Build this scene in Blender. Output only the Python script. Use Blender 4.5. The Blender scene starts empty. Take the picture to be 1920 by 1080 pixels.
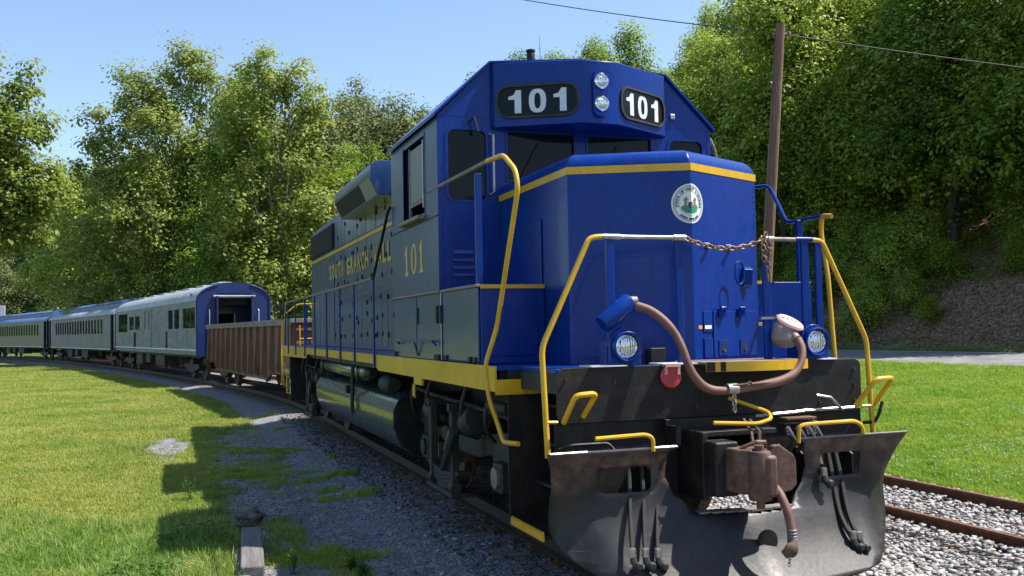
import bpy, bmesh, math, random
import numpy as np
from mathutils import Vector, Matrix
random.seed(7)
sc = bpy.context.scene
COL = sc.collection
# ------------------------------------------------------------------ camera
cam = bpy.data.cameras.new('camera'); camo = bpy.data.objects.new('camera', cam); COL.objects.link(camo)
cam.sensor_width = 36; cam.lens = 1816.5/1920*36; cam.clip_start = .1; cam.clip_end = 3000
yaw, pit, rol = .3379, .0414, -.0184
fw = Vector((math.sin(yaw), math.cos(yaw), 0)); rt = Vector((math.cos(yaw), -math.sin(yaw), 0)); up = Vector((0, 0, 1))
f2 = fw*math.cos(pit)+up*math.sin(pit); u2 = up*math.cos(pit)-fw*math.sin(pit)
r3 = rt*math.cos(rol)+u2*math.sin(rol); u3 = u2*math.cos(rol)-rt*math.sin(rol)
CX, CY, CZ = -4.0667, -6.7098, 1.9213
camo.matrix_world = Matrix(((r3.x, u3.x, -f2.x, CX), (r3.y, u3.y, -f2.y, CY), (r3.z, u3.z, -f2.z, CZ), (0, 0, 0, 1)))
sc.camera = camo
# ------------------------------------------------------------------ light
SUN = Vector((.62, -.15, 1)).normalized()
elev = math.asin(SUN.z); azi = math.atan2(SUN.x, SUN.y)
sun = bpy.data.lights.new('sun', 'SUN'); sun.energy = 5.0; sun.angle = math.radians(.53); sun.color = (1, .95, .87)
suno = bpy.data.objects.new('sun', sun); COL.objects.link(suno)
suno.rotation_euler = (-SUN).to_track_quat('-Z', 'Y').to_euler()
w = bpy.data.worlds.new('World'); sc.world = w; w.use_nodes = True
wn = w.node_tree; bg = wn.nodes['Background']
sky = wn.nodes.new('ShaderNodeTexSky'); sky.sky_type = 'NISHITA'; sky.sun_disc = False
sky.sun_elevation = elev; sky.sun_rotation = azi; sky.altitude = 200; sky.air_density = 1.0; sky.dust_density = .8; sky.ozone_density = 2.0
wn.links.new(sky.outputs[0], bg.inputs[0]); bg.inputs[1].default_value = .12
sc.view_settings.view_transform = 'Standard'; sc.view_settings.look = 'None'
sc.view_settings.exposure = .92; sc.view_settings.gamma = 1; sc.view_settings.use_curve_mapping = False
sc.render.engine = 'CYCLES'
# ------------------------------------------------------------------ materials
def nodes(name):
    m = bpy.data.materials.new(name); m.use_nodes = True
    nt = m.node_tree; b = nt.nodes['Principled BSDF']
    return m, nt, b
def N(nt, t, **k):
    n = nt.nodes.new('ShaderNode'+t)
    for a, v in k.items():
        if a in n.inputs: n.inputs[a].default_value = v
        else: setattr(n, a, v)
    return n
def noise(nt, scale, detail=4, vec=None, rough=.55):
    n = N(nt, 'TexNoise'); n.inputs['Scale'].default_value = scale; n.inputs['Detail'].default_value = detail; n.inputs['Roughness'].default_value = rough
    if vec: nt.links.new(vec, n.inputs['Vector'])
    return n
def ramp(nt, fac, stops):
    r = N(nt, 'ValToRGB'); e = r.color_ramp.elements
    while len(e) < len(stops): e.new(.5)
    for i, (p, c) in enumerate(stops):
        e[i].position = p; e[i].color = (c[0], c[1], c[2], 1)
    nt.links.new(fac, r.inputs[0]); return r
def objco(nt, scale=None):
    t = N(nt, 'TexCoord')
    if not scale: return t.outputs['Object']
    mp = N(nt, 'Mapping'); mp.inputs['Scale'].default_value = scale; nt.links.new(t.outputs['Object'], mp.inputs[0]); return mp.outputs[0]
def bump(nt, b, h, strength=.3, dist=.01):
    bp = N(nt, 'Bump'); bp.inputs['Strength'].default_value = strength; bp.inputs['Distance'].default_value = dist
    nt.links.new(h, bp.inputs['Height']); nt.links.new(bp.outputs[0], b.inputs['Normal'])
def surf(name, c1, c2, scale=4, rough=.5, r2=None, metal=0, bmp=.15, bdist=.003, bscale=None, stretch=None, coat=0, c3=None, spec=.5, zrust=None):
    """two/three tone worn surface"""
    m, nt, b = nodes(name); v = objco(nt, stretch)
    n = noise(nt, scale, 6, v, .65)
    st = [(.35, c1), (.65, c2)] if c3 is None else [(.3, c1), (.5, c2), (.68, c3)]
    r = ramp(nt, n.outputs['Fac'], st); nt.links.new(r.outputs[0], b.inputs['Base Color'])
    if zrust:                                                 # rust band that sits on the upper part of the plate, and scrape marks
        sp = N(nt, 'SeparateXYZ'); nt.links.new(objco(nt), sp.inputs[0]); ad = N(nt, 'Math', operation='MULTIPLY_ADD'); nt.links.new(n.outputs['Fac'], ad.inputs[0]); ad.inputs[1].default_value = .9; nt.links.new(sp.outputs[2], ad.inputs[2])
        mr = N(nt, 'MapRange'); nt.links.new(ad.outputs[0], mr.inputs[0]); mr.inputs[1].default_value = zrust; mr.inputs[2].default_value = zrust+.28; mr.inputs[4].default_value = .85
        nr = noise(nt, 9, 6, objco(nt), .7); rc_ = ramp(nt, nr.outputs['Fac'], [(.35, (.03, .022, .018)), (.5, (.085, .055, .04)), (.7, (.17, .12, .09))])
        m1 = N(nt, 'MixRGB'); nt.links.new(mr.outputs[0], m1.inputs[0]); nt.links.new(r.outputs[0], m1.inputs[1]); nt.links.new(rc_.outputs[0], m1.inputs[2])
        ns = noise(nt, 3, 8, objco(nt, (.6, 1, 16)), .75); ms_ = N(nt, 'MapRange'); nt.links.new(ns.outputs['Fac'], ms_.inputs[0]); ms_.inputs[1].default_value = .62; ms_.inputs[2].default_value = .7; ms_.inputs[4].default_value = .7
        m2 = N(nt, 'MixRGB'); nt.links.new(ms_.outputs[0], m2.inputs[0]); nt.links.new(m1.outputs[0], m2.inputs[1]); m2.inputs[2].default_value = (.11, .1, .095, 1); nt.links.new(m2.outputs[0], b.inputs['Base Color'])
    b.inputs['Metallic'].default_value = metal; b.inputs['Specular IOR Level'].default_value = spec
    n2 = noise(nt, (bscale or scale*6), 5, v)
    rr = N(nt, 'MapRange'); nt.links.new(n2.outputs['Fac'], rr.inputs[0]); rr.inputs[3].default_value = rough; rr.inputs[4].default_value = r2 if r2 is not None else rough+.1
    nt.links.new(rr.outputs[0], b.inputs['Roughness'])
    b.inputs['Coat Weight'].default_value = coat; b.inputs['Coat Roughness'].default_value = .06
    if bmp: bump(nt, b, n2.outputs['Fac'], bmp, bdist)
    return m
def paint(name, c, rough=.25, wave=.004, coat=.6, dirt_sheen=(.05, .045, .035), dirt_sheen_amt=.25, r2=None):
    """body paint: slight colour drift, faint dust (on blue_side a painted sky sheen), sheet metal that is not quite flat"""
    m, nt, b = nodes(name); v = objco(nt)
    n = noise(nt, 1.7, 5, v, .6); n3 = noise(nt, 14, 6, objco(nt, (1, 1, .25)), .7)
    c = Vector(c)
    r = ramp(nt, n.outputs['Fac'], [(.3, c*.82), (.7, c*1.12)])
    d = N(nt, 'MapRange'); nt.links.new(n3.outputs['Fac'], d.inputs[0]); d.inputs[1].default_value = .5; d.inputs[2].default_value = .85; d.inputs[3].default_value = 0; d.inputs[4].default_value = dirt_sheen_amt
    mx = N(nt, 'MixRGB'); nt.links.new(d.outputs[0], mx.inputs[0]); nt.links.new(r.outputs[0], mx.inputs[1]); mx.inputs[2].default_value = (*dirt_sheen, 1)
    nt.links.new(mx.outputs[0], b.inputs['Base Color'])
    rr = N(nt, 'MapRange'); nt.links.new(n3.outputs['Fac'], rr.inputs[0]); rr.inputs[3].default_value = rough; rr.inputs[4].default_value = r2 if r2 else rough+.18
    nt.links.new(rr.outputs[0], b.inputs['Roughness'])
    b.inputs['Coat Weight'].default_value = coat; b.inputs['Coat Roughness'].default_value = .05
    w1 = noise(nt, 1.3, 2, v)
    bp = N(nt, 'Bump'); bp.inputs['Strength'].default_value = 1; bp.inputs['Distance'].default_value = wave
    nt.links.new(w1.outputs['Fac'], bp.inputs['Height'])
    nt.links.new(bp.outputs[0], b.inputs['Normal']); nt.links.new(bp.outputs[0], b.inputs['Coat Normal'])
    return m
M = {}
M['blue'] = paint('blue_paint', (.0003, .029, .21), .2, .0045, .1, (.03, .06, .17), .4)
M['blue'].node_tree.nodes['Principled BSDF'].inputs['Specular IOR Level'].default_value = .22
M['blue_coach'] = paint('blue_coach_paint', (.0015, .018, .11), .35, .004, .05, (.03, .05, .1), .35)
M['blue_side'] = paint('blue_paint_sky_sheen', (.008, .038, .15), .22, .003, .6, (.13, .17, .2), .6)  # same blue; pale tint stands in for sky mirrored by the flanks
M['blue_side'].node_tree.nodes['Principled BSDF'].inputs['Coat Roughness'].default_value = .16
M['yellow'] = paint('yellow_paint', (.62, .36, .008), .35, .002, .2, (.1, .06, .02), .5)
M['gold'] = paint('gold_lettering', (.55, .40, .06), .35, .001, .2)
M['black'] = surf('black_greasy_steel', (.0035, .0035, .004), (.011, .0105, .01), 5, .42, .75, 0, .45, .005, c3=(.028, .023, .019), spec=.35)
M['under'] = surf('running_gear_grime', (.006, .007, .007), (.02, .023, .021), 6, .5, .85, 0, .4, .006, c3=(.038, .037, .03))
M['tank'] = surf('fuel_tank_paint', (.022, .034, .034), (.05, .07, .062), 3, .16, .4, 0, .12, .003, coat=.5)
M['plow'] = surf('worn_plow_steel', (.007, .007, .008), (.019, .018, .018), 2.2, .36, .6, .2, .3, .004, bscale=26, c3=(.038, .032, .028), zrust=1.12)
M['steel'] = surf('bare_steel', (.32, .31, .3), (.5, .48, .46), 8, .25, .5, .9, .1)
M['rust'] = surf('rusty_steel', (.055, .028, .018), (.13, .07, .045), 9, .7, .95, .1, .5, .004, c3=(.2, .115, .075))
M['coupler'] = surf('rusty_coupler_casting', (.04, .022, .016), (.1, .055, .038), 9, .55, .8, .1, .3, .003, c3=(.16, .1, .07))
M['rail'] = surf('rusted_rail', (.07, .03, .018), (.14, .062, .035), 12, .65, .9, .2, .4, .003, c3=(.2, .095, .055))
M['rail_dark'] = surf('dark_greasy_rail', (.012, .009, .008), (.035, .024, .018), 9, .5, .8, .2, .3, .003, c3=(.06, .035, .024))
M['air_hose'] = surf('dirty_air_hose', (.008, .007, .007), (.02, .017, .015), 9, .6, .85, 0, .25, .003)
M['chain'] = surf('tan_rusty_chain', (.14, .08, .035), (.34, .22, .12), 30, .5, .8, .3, .3, .001)
M['hose'] = surf('pinkish_brown_rubber', (.12, .055, .04), (.19, .095, .07), 7, .55, .75, 0, .2, .002)
M['rubber'] = surf('black_rubber_hose', (.012, .012, .012), (.035, .033, .03), 9, .5, .75, 0, .25, .003)
M['red'] = surf('faded_red_cap', (.4, .03, .04), (.52, .06, .07), 9, .4, .6, 0, .2, .002)
M['pink'] = surf('sun_bleached_pink_cap', (.55, .27, .24), (.68, .4, .36), 9, .5, .7, 0, .2, .002)
M['grey'] = surf('grey_cast_housing', (.16, .13, .12), (.28, .22, .2), 9, .5, .7, .1, .3, .002)
M['white'] = surf('white_paint', (.62, .63, .65), (.78, .79, .8), 5, .4, .6)
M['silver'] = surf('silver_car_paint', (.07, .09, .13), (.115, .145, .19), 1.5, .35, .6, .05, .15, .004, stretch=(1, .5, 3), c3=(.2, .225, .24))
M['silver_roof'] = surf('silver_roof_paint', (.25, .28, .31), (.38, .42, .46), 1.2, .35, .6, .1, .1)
M['coach_grey'] = surf('grey_mauve_coach_paint', (.085, .085, .125), (.125, .125, .165), 1.5, .35, .6, .05, .12, .003, c3=(.18, .18, .21))
M['coach_blue'] = surf('dark_blue_coach_paint', (.012, .024, .065), (.03, .05, .11), 1.5, .2, .45, .1, .12, .003)
M['roof_blue'] = surf('blue_coach_roof', (.035, .09, .24), (.07, .15, .34), 1, .35, .6, 0, .15)
M['gondola'] = surf('weathered_brown_gondola', (.09, .04, .023), (.18, .09, .052), 2.4, .6, .9, .1, .5, .006, bscale=20, stretch=(1, 1, .35), c3=(.14, .085, .065))
M['rim_grey'] = surf('grey_worn_rim', (.11, .095, .09), (.24, .21, .2), 4, .6, .8)
M['dark'] = surf('dark_interior', (.004, .004, .006), (.012, .012, .014), 3, .8, .9)
M['tie'] = surf('weathered_tie_wood', (.06, .045, .038), (.16, .125, .1), 3, .8, .95, 0, .9, .012, bscale=20, stretch=(.35, 6, 3), c3=(.27, .2, .15))
M['timber'] = surf('grey_old_timber', (.08, .075, .075), (.17, .16, .155), 3, .8, .95, 0, .9, .012, bscale=22, stretch=(5, .4, 3))
M['pole'] = surf('creosote_pole_wood', (.085, .045, .03), (.19, .105, .07), 5, .75, .95, 0, .9, .01, bscale=30, stretch=(6, 6, .25), c3=(.25, .17, .135))
M['slab'] = surf('pale_concrete', (.42, .42, .42), (.62, .61, .59), 6, .75, .9, 0, .5, .006)
M['stump'] = surf('rotted_wood', (.03, .024, .02), (.12, .1, .085), 7, .85, .98, 0, 1, .03, c3=(.24, .2, .18))
def glassy(name, c, rough=.03):
    m, nt, b = nodes(name); b.inputs['Base Color'].default_value = (*c, 1); b.inputs['Roughness'].default_value = rough
    b.inputs['Coat Weight'].default_value = .0; b.inputs['Specular IOR Level'].default_value = .16
    bump(nt, b, noise(nt, 1.5, 2, objco(nt)).outputs['Fac'], .3, .004); return m
M['glass'] = glassy('dark_window_glass', (.006, .008, .009))
M['frost'] = glassy('dusty_sash_glass', (.2, .22, .23), .3)
M['board'] = glassy('black_number_glass', (.008, .012, .014), .12)
m, nt, b = nodes('chrome_reflector'); b.inputs['Metallic'].default_value = 1; b.inputs['Base Color'].default_value = (.85, .86, .88, 1); b.inputs['Roughness'].default_value = .12
M['chrome'] = m
m, nt, b = nodes('headlight_lens'); b.inputs['Base Color'].default_value = (.7, .74, .76, 1); b.inputs['Roughness'].default_value = .08; b.inputs['Metallic'].default_value = .85
wv = N(nt, 'TexWave'); wv.inputs['Scale'].default_value = 14; wv.inputs['Distortion'].default_value = 3; nt.links.new(objco(nt), wv.inputs['Vector']); bump(nt, b, wv.outputs['Fac'], .7, .006)
M['lens'] = m
def flat(name, c, rough=.5):
    m, nt, b = nodes(name); n = noise(nt, 20, 3, objco(nt)); c = Vector(c)
    nt.links.new(ramp(nt, n.outputs['Fac'], [(.3, c*.88), (.7, c*1.05)]).outputs[0], b.inputs['Base Color']); b.inputs['Roughness'].default_value = rough; return m
M['digit'] = flat('white_number_film', (.62, .66, .72))
M['seal_white'] = flat('seal_white', (.72, .74, .74)); M['seal_dark'] = flat('seal_ink', (.03, .045, .06)); M['seal_green'] = flat('seal_green', (.03, .22, .13))
M['seal_grey'] = flat('seal_grey_ring', (.32, .36, .42)); M['seal_brown'] = flat('seal_brown', (.24, .17, .16)); M['sticker'] = flat('orange_sticker', (.8, .3, .08))
# ------------------------------------------------------------------ mesh helpers
def fillet(pts, r=.06, n=4):
    """round the corners of a polyline"""
    P = [Vector(p) for p in pts]; out = [P[0]]
    for a, b_, c in zip(P, P[1:], P[2:]):
        u, v_ = (a-b_), (c-b_); d = min(r, u.length*.48, v_.length*.48)
        s, e = b_+u.normalized()*d, b_+v_.normalized()*d
        for k in range(n+1):
            t = k/n; out.append(s*(1-t)**2+b_*2*t*(1-t)+e*t*t)
    out.append(P[-1]); return out
class MB:
    def __init__(s): s.v = []; s.f = []
    def add(s, vs, fs):
        o = len(s.v); s.v += [tuple(p) for p in vs]; s.f += [tuple(i+o for i in f) for f in fs]; return s
    def box(s, x0, x1, y0, y1, z0, z1):
        vs = [(x, y, z) for x in (x0, x1) for y in (y0, y1) for z in (z0, z1)]
        return s.add(vs, [(0, 1, 3, 2), (4, 6, 7, 5), (0, 4, 5, 1), (2, 3, 7, 6), (0, 2, 6, 4), (1, 5, 7, 3)])
    def prism(s, pts, ax, a, b_):
        f = {'x': lambda p, t: (t, p[0], p[1]), 'y': lambda p, t: (p[0], t, p[1]), 'z': lambda p, t: (p[0], p[1], t)}[ax]
        n = len(pts); vs = [f(p, a) for p in pts]+[f(p, b_) for p in pts]
        fs = [tuple(range(n)), tuple(range(2*n-1, n-1, -1))]+[(i, i+n, (i+1) % n+n, (i+1) % n) for i in range(n)]
        return s.add(vs, fs)
    def tube(s, pts, r, n=8, fl=None):
        P = fillet(pts, fl) if fl else [Vector(p) for p in pts]
        R = r if isinstance(r, (list, tuple)) else [r]*len(P)
        t0 = (P[1]-P[0]).normalized(); a = t0.orthogonal().normalized(); vs = []
        for i, p in enumerate(P):
            t = (P[min(i+1, len(P)-1)]-P[max(i-1, 0)]).normalized()
            a = (a-t*a.dot(t)).normalized(); b_ = t.cross(a)
            rr = R[i] if i < len(R) else R[-1]
            for k in range(n):
                an = 2*math.pi*k/n; vs.append(p+(a*math.cos(an)+b_*math.sin(an))*rr)
        fs = [(i*n+k, i*n+(k+1) % n, (i+1)*n+(k+1) % n, (i+1)*n+k) for i in range(len(P)-1) for k in range(n)]
        fs += [tuple(range(n-1, -1, -1)), tuple((len(P)-1)*n+k for k in range(n))]
        return s.add(vs, fs)
    def lathe(s, c, axis, prof, n=24, closed=True):
        """prof: (radius, distance along axis)"""
        ax = Vector(axis).normalized(); a = ax.orthogonal().normalized(); b_ = ax.cross(a); c = Vector(c); vs = []
        for r, h in prof:
            for k in range(n):
                an = 2*math.pi*k/n; vs.append(c+ax*h+(a*math.cos(an)+b_*math.sin(an))*max(r, 1e-4))
        m_ = len(prof)
        fs = [(i*n+k, i*n+(k+1) % n, (i+1)*n+(k+1) % n, (i+1)*n+k) for i in range(m_-1) for k in range(n)]
        if closed: fs += [tuple(range(n-1, -1, -1)), tuple((m_-1)*n+k for k in range(n))]
        return s.add(vs, fs)
    def cyl(s, p0, p1, r, n=16):
        d = Vector(p1)-Vector(p0); return s.lathe(p0, d, [(r, 0), (r, d.length)], n)
    def build(s, name, mat, parent=None, bevel=0, smooth=40, seg=2):
        me = bpy.data.meshes.new(name); me.from_pydata(s.v, [], s.f); me.validate()
        bm = bmesh.new(); bm.from_mesh(me); bmesh.ops.recalc_face_normals(bm, faces=bm.faces); bm.to_mesh(me); bm.free()
        me.materials.append(M[mat] if isinstance(mat, str) else mat)
        o = bpy.data.objects.new(name, me); COL.objects.link(o)
        if parent: o.parent = parent
        if smooth:
            me.polygons.foreach_set('use_smooth', [True]*len(me.polygons)); me.set_sharp_from_angle(angle=math.radians(smooth))
        if bevel:
            mo = o.modifiers.new('bevel', 'BEVEL'); mo.width = bevel; mo.segments = seg; mo.limit_method = 'ANGLE'; mo.angle_limit = math.radians(35); mo.harden_normals = True
        return o
def tag(o, label=None, cat=None, group=None, kind=None):
    if label: o['label'] = label
    if cat: o['category'] = cat
    if group: o['group'] = group
    if kind: o['kind'] = kind
    return o
def thing(name, label, cat, loc=(0, 0, 0), rz=0, group=None):
    o = bpy.data.objects.new(name, None); COL.objects.link(o); o.location = loc; o.rotation_euler = (0, 0, rz); o.empty_display_size = .2
    return tag(o, label, cat, group)
def copy_tree(o, parent=None):
    c = o.copy(); COL.objects.link(c); c.parent = parent
    for ch in list(o.children): copy_tree(ch, c)
    return c
def share(src, name, parent, loc, rot=None, scale=None):
    o = bpy.data.objects.new(name, src.data if hasattr(src, 'data') else src); COL.objects.link(o); o.parent = parent; o.location = loc
    if rot is not None: o.rotation_euler = rot
    if scale: o.scale = scale
    return o
def rrect(x0, x1, z0, z1, r, n=4):
    out = []
    for cx, cz, a0 in ((x1-r, z0+r, -90), (x1-r, z1-r, 0), (x0+r, z1-r, 90), (x0+r, z0+r, 180)):
        for k in range(n+1):
            a = math.radians(a0+90*k/n); out.append((cx+r*math.cos(a), cz+r*math.sin(a)))
    return out
def text2d(s, size=1, off=0, align='LEFT', space=1):
    c = bpy.data.curves.new('t', 'FONT'); c.body = s; c.size = size; c.offset = off; c.align_x = align; c.space_character = space; c.resolution_u = 3
    o = bpy.data.objects.new('t', c); COL.objects.link(o); bpy.context.view_layer.update()
    me = bpy.data.meshes.new_from_object(o.evaluated_get(bpy.context.evaluated_depsgraph_get()))
    vs = [(v.co.x, v.co.y) for v in me.vertices]; fs = [tuple(p.vertices) for p in me.polygons]
    bpy.data.objects.remove(o); bpy.data.curves.remove(c); bpy.data.meshes.remove(me)
    return vs, fs
# ------------------------------------------------------------------ track path
def heading(s):
    K = [(17, 0), (29, 8.7), (50, 11.7), (75, 15.5), (100, 20), (140, 26), (300, 40)]
    if s <= 17: return 0
    for (a, ha), (b_, hb) in zip(K, K[1:]):
        if s <= b_: return math.radians(ha+(hb-ha)*(s-a)/(b_-a))
    return math.radians(40)
PATH = [(0., -60.)]; PS = [-60.]
s_ = -60.; x_, y_ = 0., -60.
while s_ < 400:
    h = heading(s_+.5); x_ -= math.sin(h); y_ += math.cos(h); s_ += 1; PATH.append((x_, y_)); PS.append(s_)
PATH = np.array(PATH); PS = np.array(PS)
def at(s, d=0.):
    i = int(np.clip(math.floor(s+60), 0, len(PS)-2)); t = s+60-i
    x = PATH[i, 0]*(1-t)+PATH[i+1, 0]*t; y = PATH[i, 1]*(1-t)+PATH[i+1, 1]*t; h = heading(s)
    return x+d*math.cos(h), y+d*math.sin(h), h
def lateral(X, Y):
    """signed distance from the loco's track (right positive) and arc position"""
    X = np.asarray(X, float); Y = np.asarray(Y, float); best = np.full(X.shape, 1e9); D = np.zeros(X.shape); S = np.zeros(X.shape)
    for i in range(0, len(PATH)-4, 4):
        a, b_ = PATH[i], PATH[i+4]; d = b_-a; L = np.hypot(*d); d = d/L
        t = np.clip((X-a[0])*d[0]+(Y-a[1])*d[1], 0, L); px, py = a[0]+d[0]*t, a[1]+d[1]*t
        r = (X-px)**2+(Y-py)**2; m_ = r < best
        sd = (X-a[0])*d[1]-(Y-a[1])*d[0]
        D = np.where(m_, np.sign(sd)*np.sqrt(r), D); S = np.where(m_, PS[i]+t, S); best = np.where(m_, r, best)
    return D, S
def sn(X, Y, k, seed=0):
    """cheap smooth noise -1..1"""
    r = np.random.RandomState(seed); o = 0; amp = 1; tot = 0
    for j in range(4):
        for _ in range(3):
            a = r.uniform(0, 2*np.pi); p = r.uniform(0, 6.28); q = k*(1.9**j)*r.uniform(.8, 1.25)
            o = o+amp*np.sin((X*np.cos(a)+Y*np.sin(a))*q+p); tot += amp
        amp *= .6
    return o/tot*2.2
X2 = 4.54
def sstep(x, a, b_): t = np.clip((x-a)/(b_-a), 0, 1); return t*t*(3-2*t)
def ground_z(X, Y):
    D, S = lateral(X, Y)
    z = np.full(D.shape, -.3)
    z = z+.118*(1-sstep(np.abs(D), 1.35, 2.3))
    z = z-.12*sstep(D, 1.6, 2.6)
    z = z+.02*(1-sstep(np.abs(D-X2), 1.3, 1.9))
    z = np.where(D > 6.2, -.42+(.30+.42)*np.clip((D-6.2)/(21.4-6.2), 0, 1), z)
    z = np.where(D > 21.4, .30+.23*np.clip((D-21.4)/7, 0, 1), z)
    hill = np.clip(D-29, 0, None); hs = 1-.22*sstep(S, 60, 85)*(1-sstep(S, 88, 104))+.3*sstep(S, 96, 125)
    up_ = .9*np.minimum(hill, 3)+.5*hs*np.clip(hill-3, 0, 31)+.1*np.clip(hill-32, 0, 60)
    z = z+np.where(D > 29, up_+sn(X, Y, .09, 5)*np.minimum(hill*.12, 2.5), 0)
    z = z+.02*sn(X, Y, 1.1, 3)*sstep(np.abs(D), 2, 4)*(D < 20)
    return z
def gz(x, y): return float(ground_z(np.array([x]), np.array([y]))[0])
def gravel_mask(X, Y, D):
    """1 on gravel, 0 in grass"""
    n = sn(X, Y, 1.5, 11)*.55+sn(X, Y, 4.5, 12)*.45
    left = sstep(D, -3.85, -3.15)+n*.22*sstep(-D, 1.2, 2.2)
    left = left-.45*np.exp(-((X+2.6)**2/.15+(Y-9.5)**2/4))-.55*np.exp(-((X+2.55)**2/.04+(Y-2.3)**2/.1))-.5*np.exp(-((X+2.9)**2/.03+(Y-4.6)**2/.5))
    left = np.where(Y > 13, left-.5*sstep(Y, 13, 18)*sstep(-D, 1.6, 2.6), left)
    left = np.where(Y > 24, sstep(D, -2.3, -1.7), left)
    patch = np.exp(-(((X+4.1)/.6)**2+((Y-14.0)/3.2)**2))*1.1+n*.25
    patch = np.where(Y < 24, patch, 0)
    right = 1-sstep(D+n*.12, 5.75, 6.1)
    g = np.where(D < 1.5, np.maximum(left, np.where(D < -2.8, patch, 0)), right)
    return np.clip(g, 0, 1)
# ================================================================== GROUND
def mat_ground():
    m, nt, b = nodes('ground_soil_grass_gravel'); v = objco(nt); L = nt.links.new
    at_ = N(nt, 'Attribute'); at_.attribute_name = 'gravel'; ab = N(nt, 'Attribute'); ab.attribute_name = 'bank'; ar = N(nt, 'Attribute'); ar.attribute_name = 'right'
    n1 = noise(nt, .9, 6, v, .65); n2 = noise(nt, 22, 4, v, .7); n4 = noise(nt, 6, 4, v, .6)
    gl = ramp(nt, n1.outputs['Fac'], [(.3, (.075, .105, .02)), (.5, (.13, .15, .032)), (.72, (.2, .19, .06))])
    gr = ramp(nt, n1.outputs['Fac'], [(.3, (.05, .11, .012)), (.55, (.075, .15, .018)), (.75, (.12, .17, .05))])
    mg = N(nt, 'MixRGB'); L(ar.outputs['Fac'], mg.inputs[0]); L(gl.outputs[0], mg.inputs[1]); L(gr.outputs[0], mg.inputs[2])
    fine = ramp(nt, n2.outputs['Fac'], [(.35, (.6, .6, .6)), (.65, (1.15, 1.15, 1.15))])
    m0 = N(nt, 'MixRGB', blend_type='MULTIPLY'); m0.inputs[0].default_value = 1; L(mg.outputs[0], m0.inputs[1]); L(fine.outputs[0], m0.inputs[2])
    vo = N(nt, 'TexVoronoi'); vo.inputs['Scale'].default_value = 34; L(v, vo.inputs['Vector'])
    gvc = ramp(nt, vo.outputs['Color'], [(.1, (.12, .122, .13)), (.5, (.22, .222, .235)), (.9, (.38, .378, .385))])
    dust = ramp(nt, n4.outputs['Fac'], [(.35, (1.1, 1.05, 1)), (.7, (.7, .7, .75))])
    m2 = N(nt, 'MixRGB', blend_type='MULTIPLY'); m2.inputs[0].default_value = 1; L(gvc.outputs[0], m2.inputs[1]); L(dust.outputs[0], m2.inputs[2])
    gm = N(nt, 'MapRange'); L(at_.outputs['Fac'], gm.inputs[0]); gm.inputs[1].default_value = .38; gm.inputs[2].default_value = .62
    m3 = N(nt, 'MixRGB'); L(gm.outputs[0], m3.inputs[0]); L(m0.outputs[0], m3.inputs[1]); L(m2.outputs[0], m3.inputs[2])
    lit = ramp(nt, n4.outputs['Fac'], [(.3, (.07, .05, .025)), (.48, (.18, .12, .07)), (.66, (.36, .24, .155))])
    m4 = N(nt, 'MixRGB'); L(ab.outputs['Fac'], m4.inputs[0]); L(m3.outputs[0], m4.inputs[1]); L(lit.outputs[0], m4.inputs[2])
    L(m4.outputs[0], b.inputs['Base Color']); b.inputs['Roughness'].default_value = .95; b.inputs['Specular IOR Level'].default_value = .2
    h = N(nt, 'Math', operation='ADD'); L(vo.outputs['Distance'], h.inputs[0]); L(n2.outputs['Fac'], h.inputs[1])
    bump(nt, b, h.outputs[0], .8, .03)
    return m
M['ground'] = mat_ground()
def axis(parts):
    out = []
    for a, b_, st in parts: out += list(np.arange(a, b_, st))
    return np.array(out+[parts[-1][1]])
xs = axis([(-420, -60, 12), (-60, -12, 1.5), (-12, 8, .2), (8, 40, .7), (40, 110, 2.5), (110, 420, 14)])
ys = axis([(-120, -10, 6), (-10, 20, .2), (20, 70, .7), (70, 200, 2.5), (200, 620, 14)])
GX, GY = np.meshgrid(xs, ys); GZ = ground_z(GX, GY); GD, GS = lateral(GX, GY)
GZ = np.where((GD > 21.7) & (GD < 28.1), GZ-.08, GZ)
ny, nx = GX.shape
me = bpy.data.meshes.new('ground'); co = np.stack([GX, GY, GZ], -1).reshape(-1, 3).astype(np.float32)
ii = np.arange((ny-1)*(nx-1)); r_ = ii//(nx-1); c_ = ii % (nx-1); a0 = r_*nx+c_
quads = np.stack([a0, a0+1, a0+nx+1, a0+nx], -1).astype(np.int32)
def fast_mesh(me, co, quads, mat, smooth=False):
    k = quads.shape[1]; n = len(quads)
    me.vertices.add(len(co)); me.vertices.foreach_set('co', co.astype(np.float32).ravel())
    me.loops.add(n*k); me.loops.foreach_set('vertex_index', quads.astype(np.int32).ravel())
    me.polygons.add(n); me.polygons.foreach_set('loop_start', np.arange(0, n*k, k, dtype=np.int32)); me.polygons.foreach_set('loop_total', np.full(n, k, dtype=np.int32))
    if smooth: me.polygons.foreach_set('use_smooth', np.ones(n, dtype=bool))
    me.update(calc_edges=True); me.materials.append(mat)
fast_mesh(me, co, quads, M['ground'], True)
for nm, arr in (('gravel', np.where((GD > -60) & (GD < 8), gravel_mask(GX, GY, GD), 0)), ('bank', sstep(GD, 28.6, 29.6)*(1-sstep(GS, 90, 130))), ('right', (GD > 5).astype(float))):
    a = me.attributes.new(nm, 'FLOAT', 'POINT'); a.data.foreach_set('value', arr.ravel().astype(np.float32))
go = bpy.data.objects.new('ground', me); COL.objects.link(go); tag(go, kind='structure')
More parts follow.
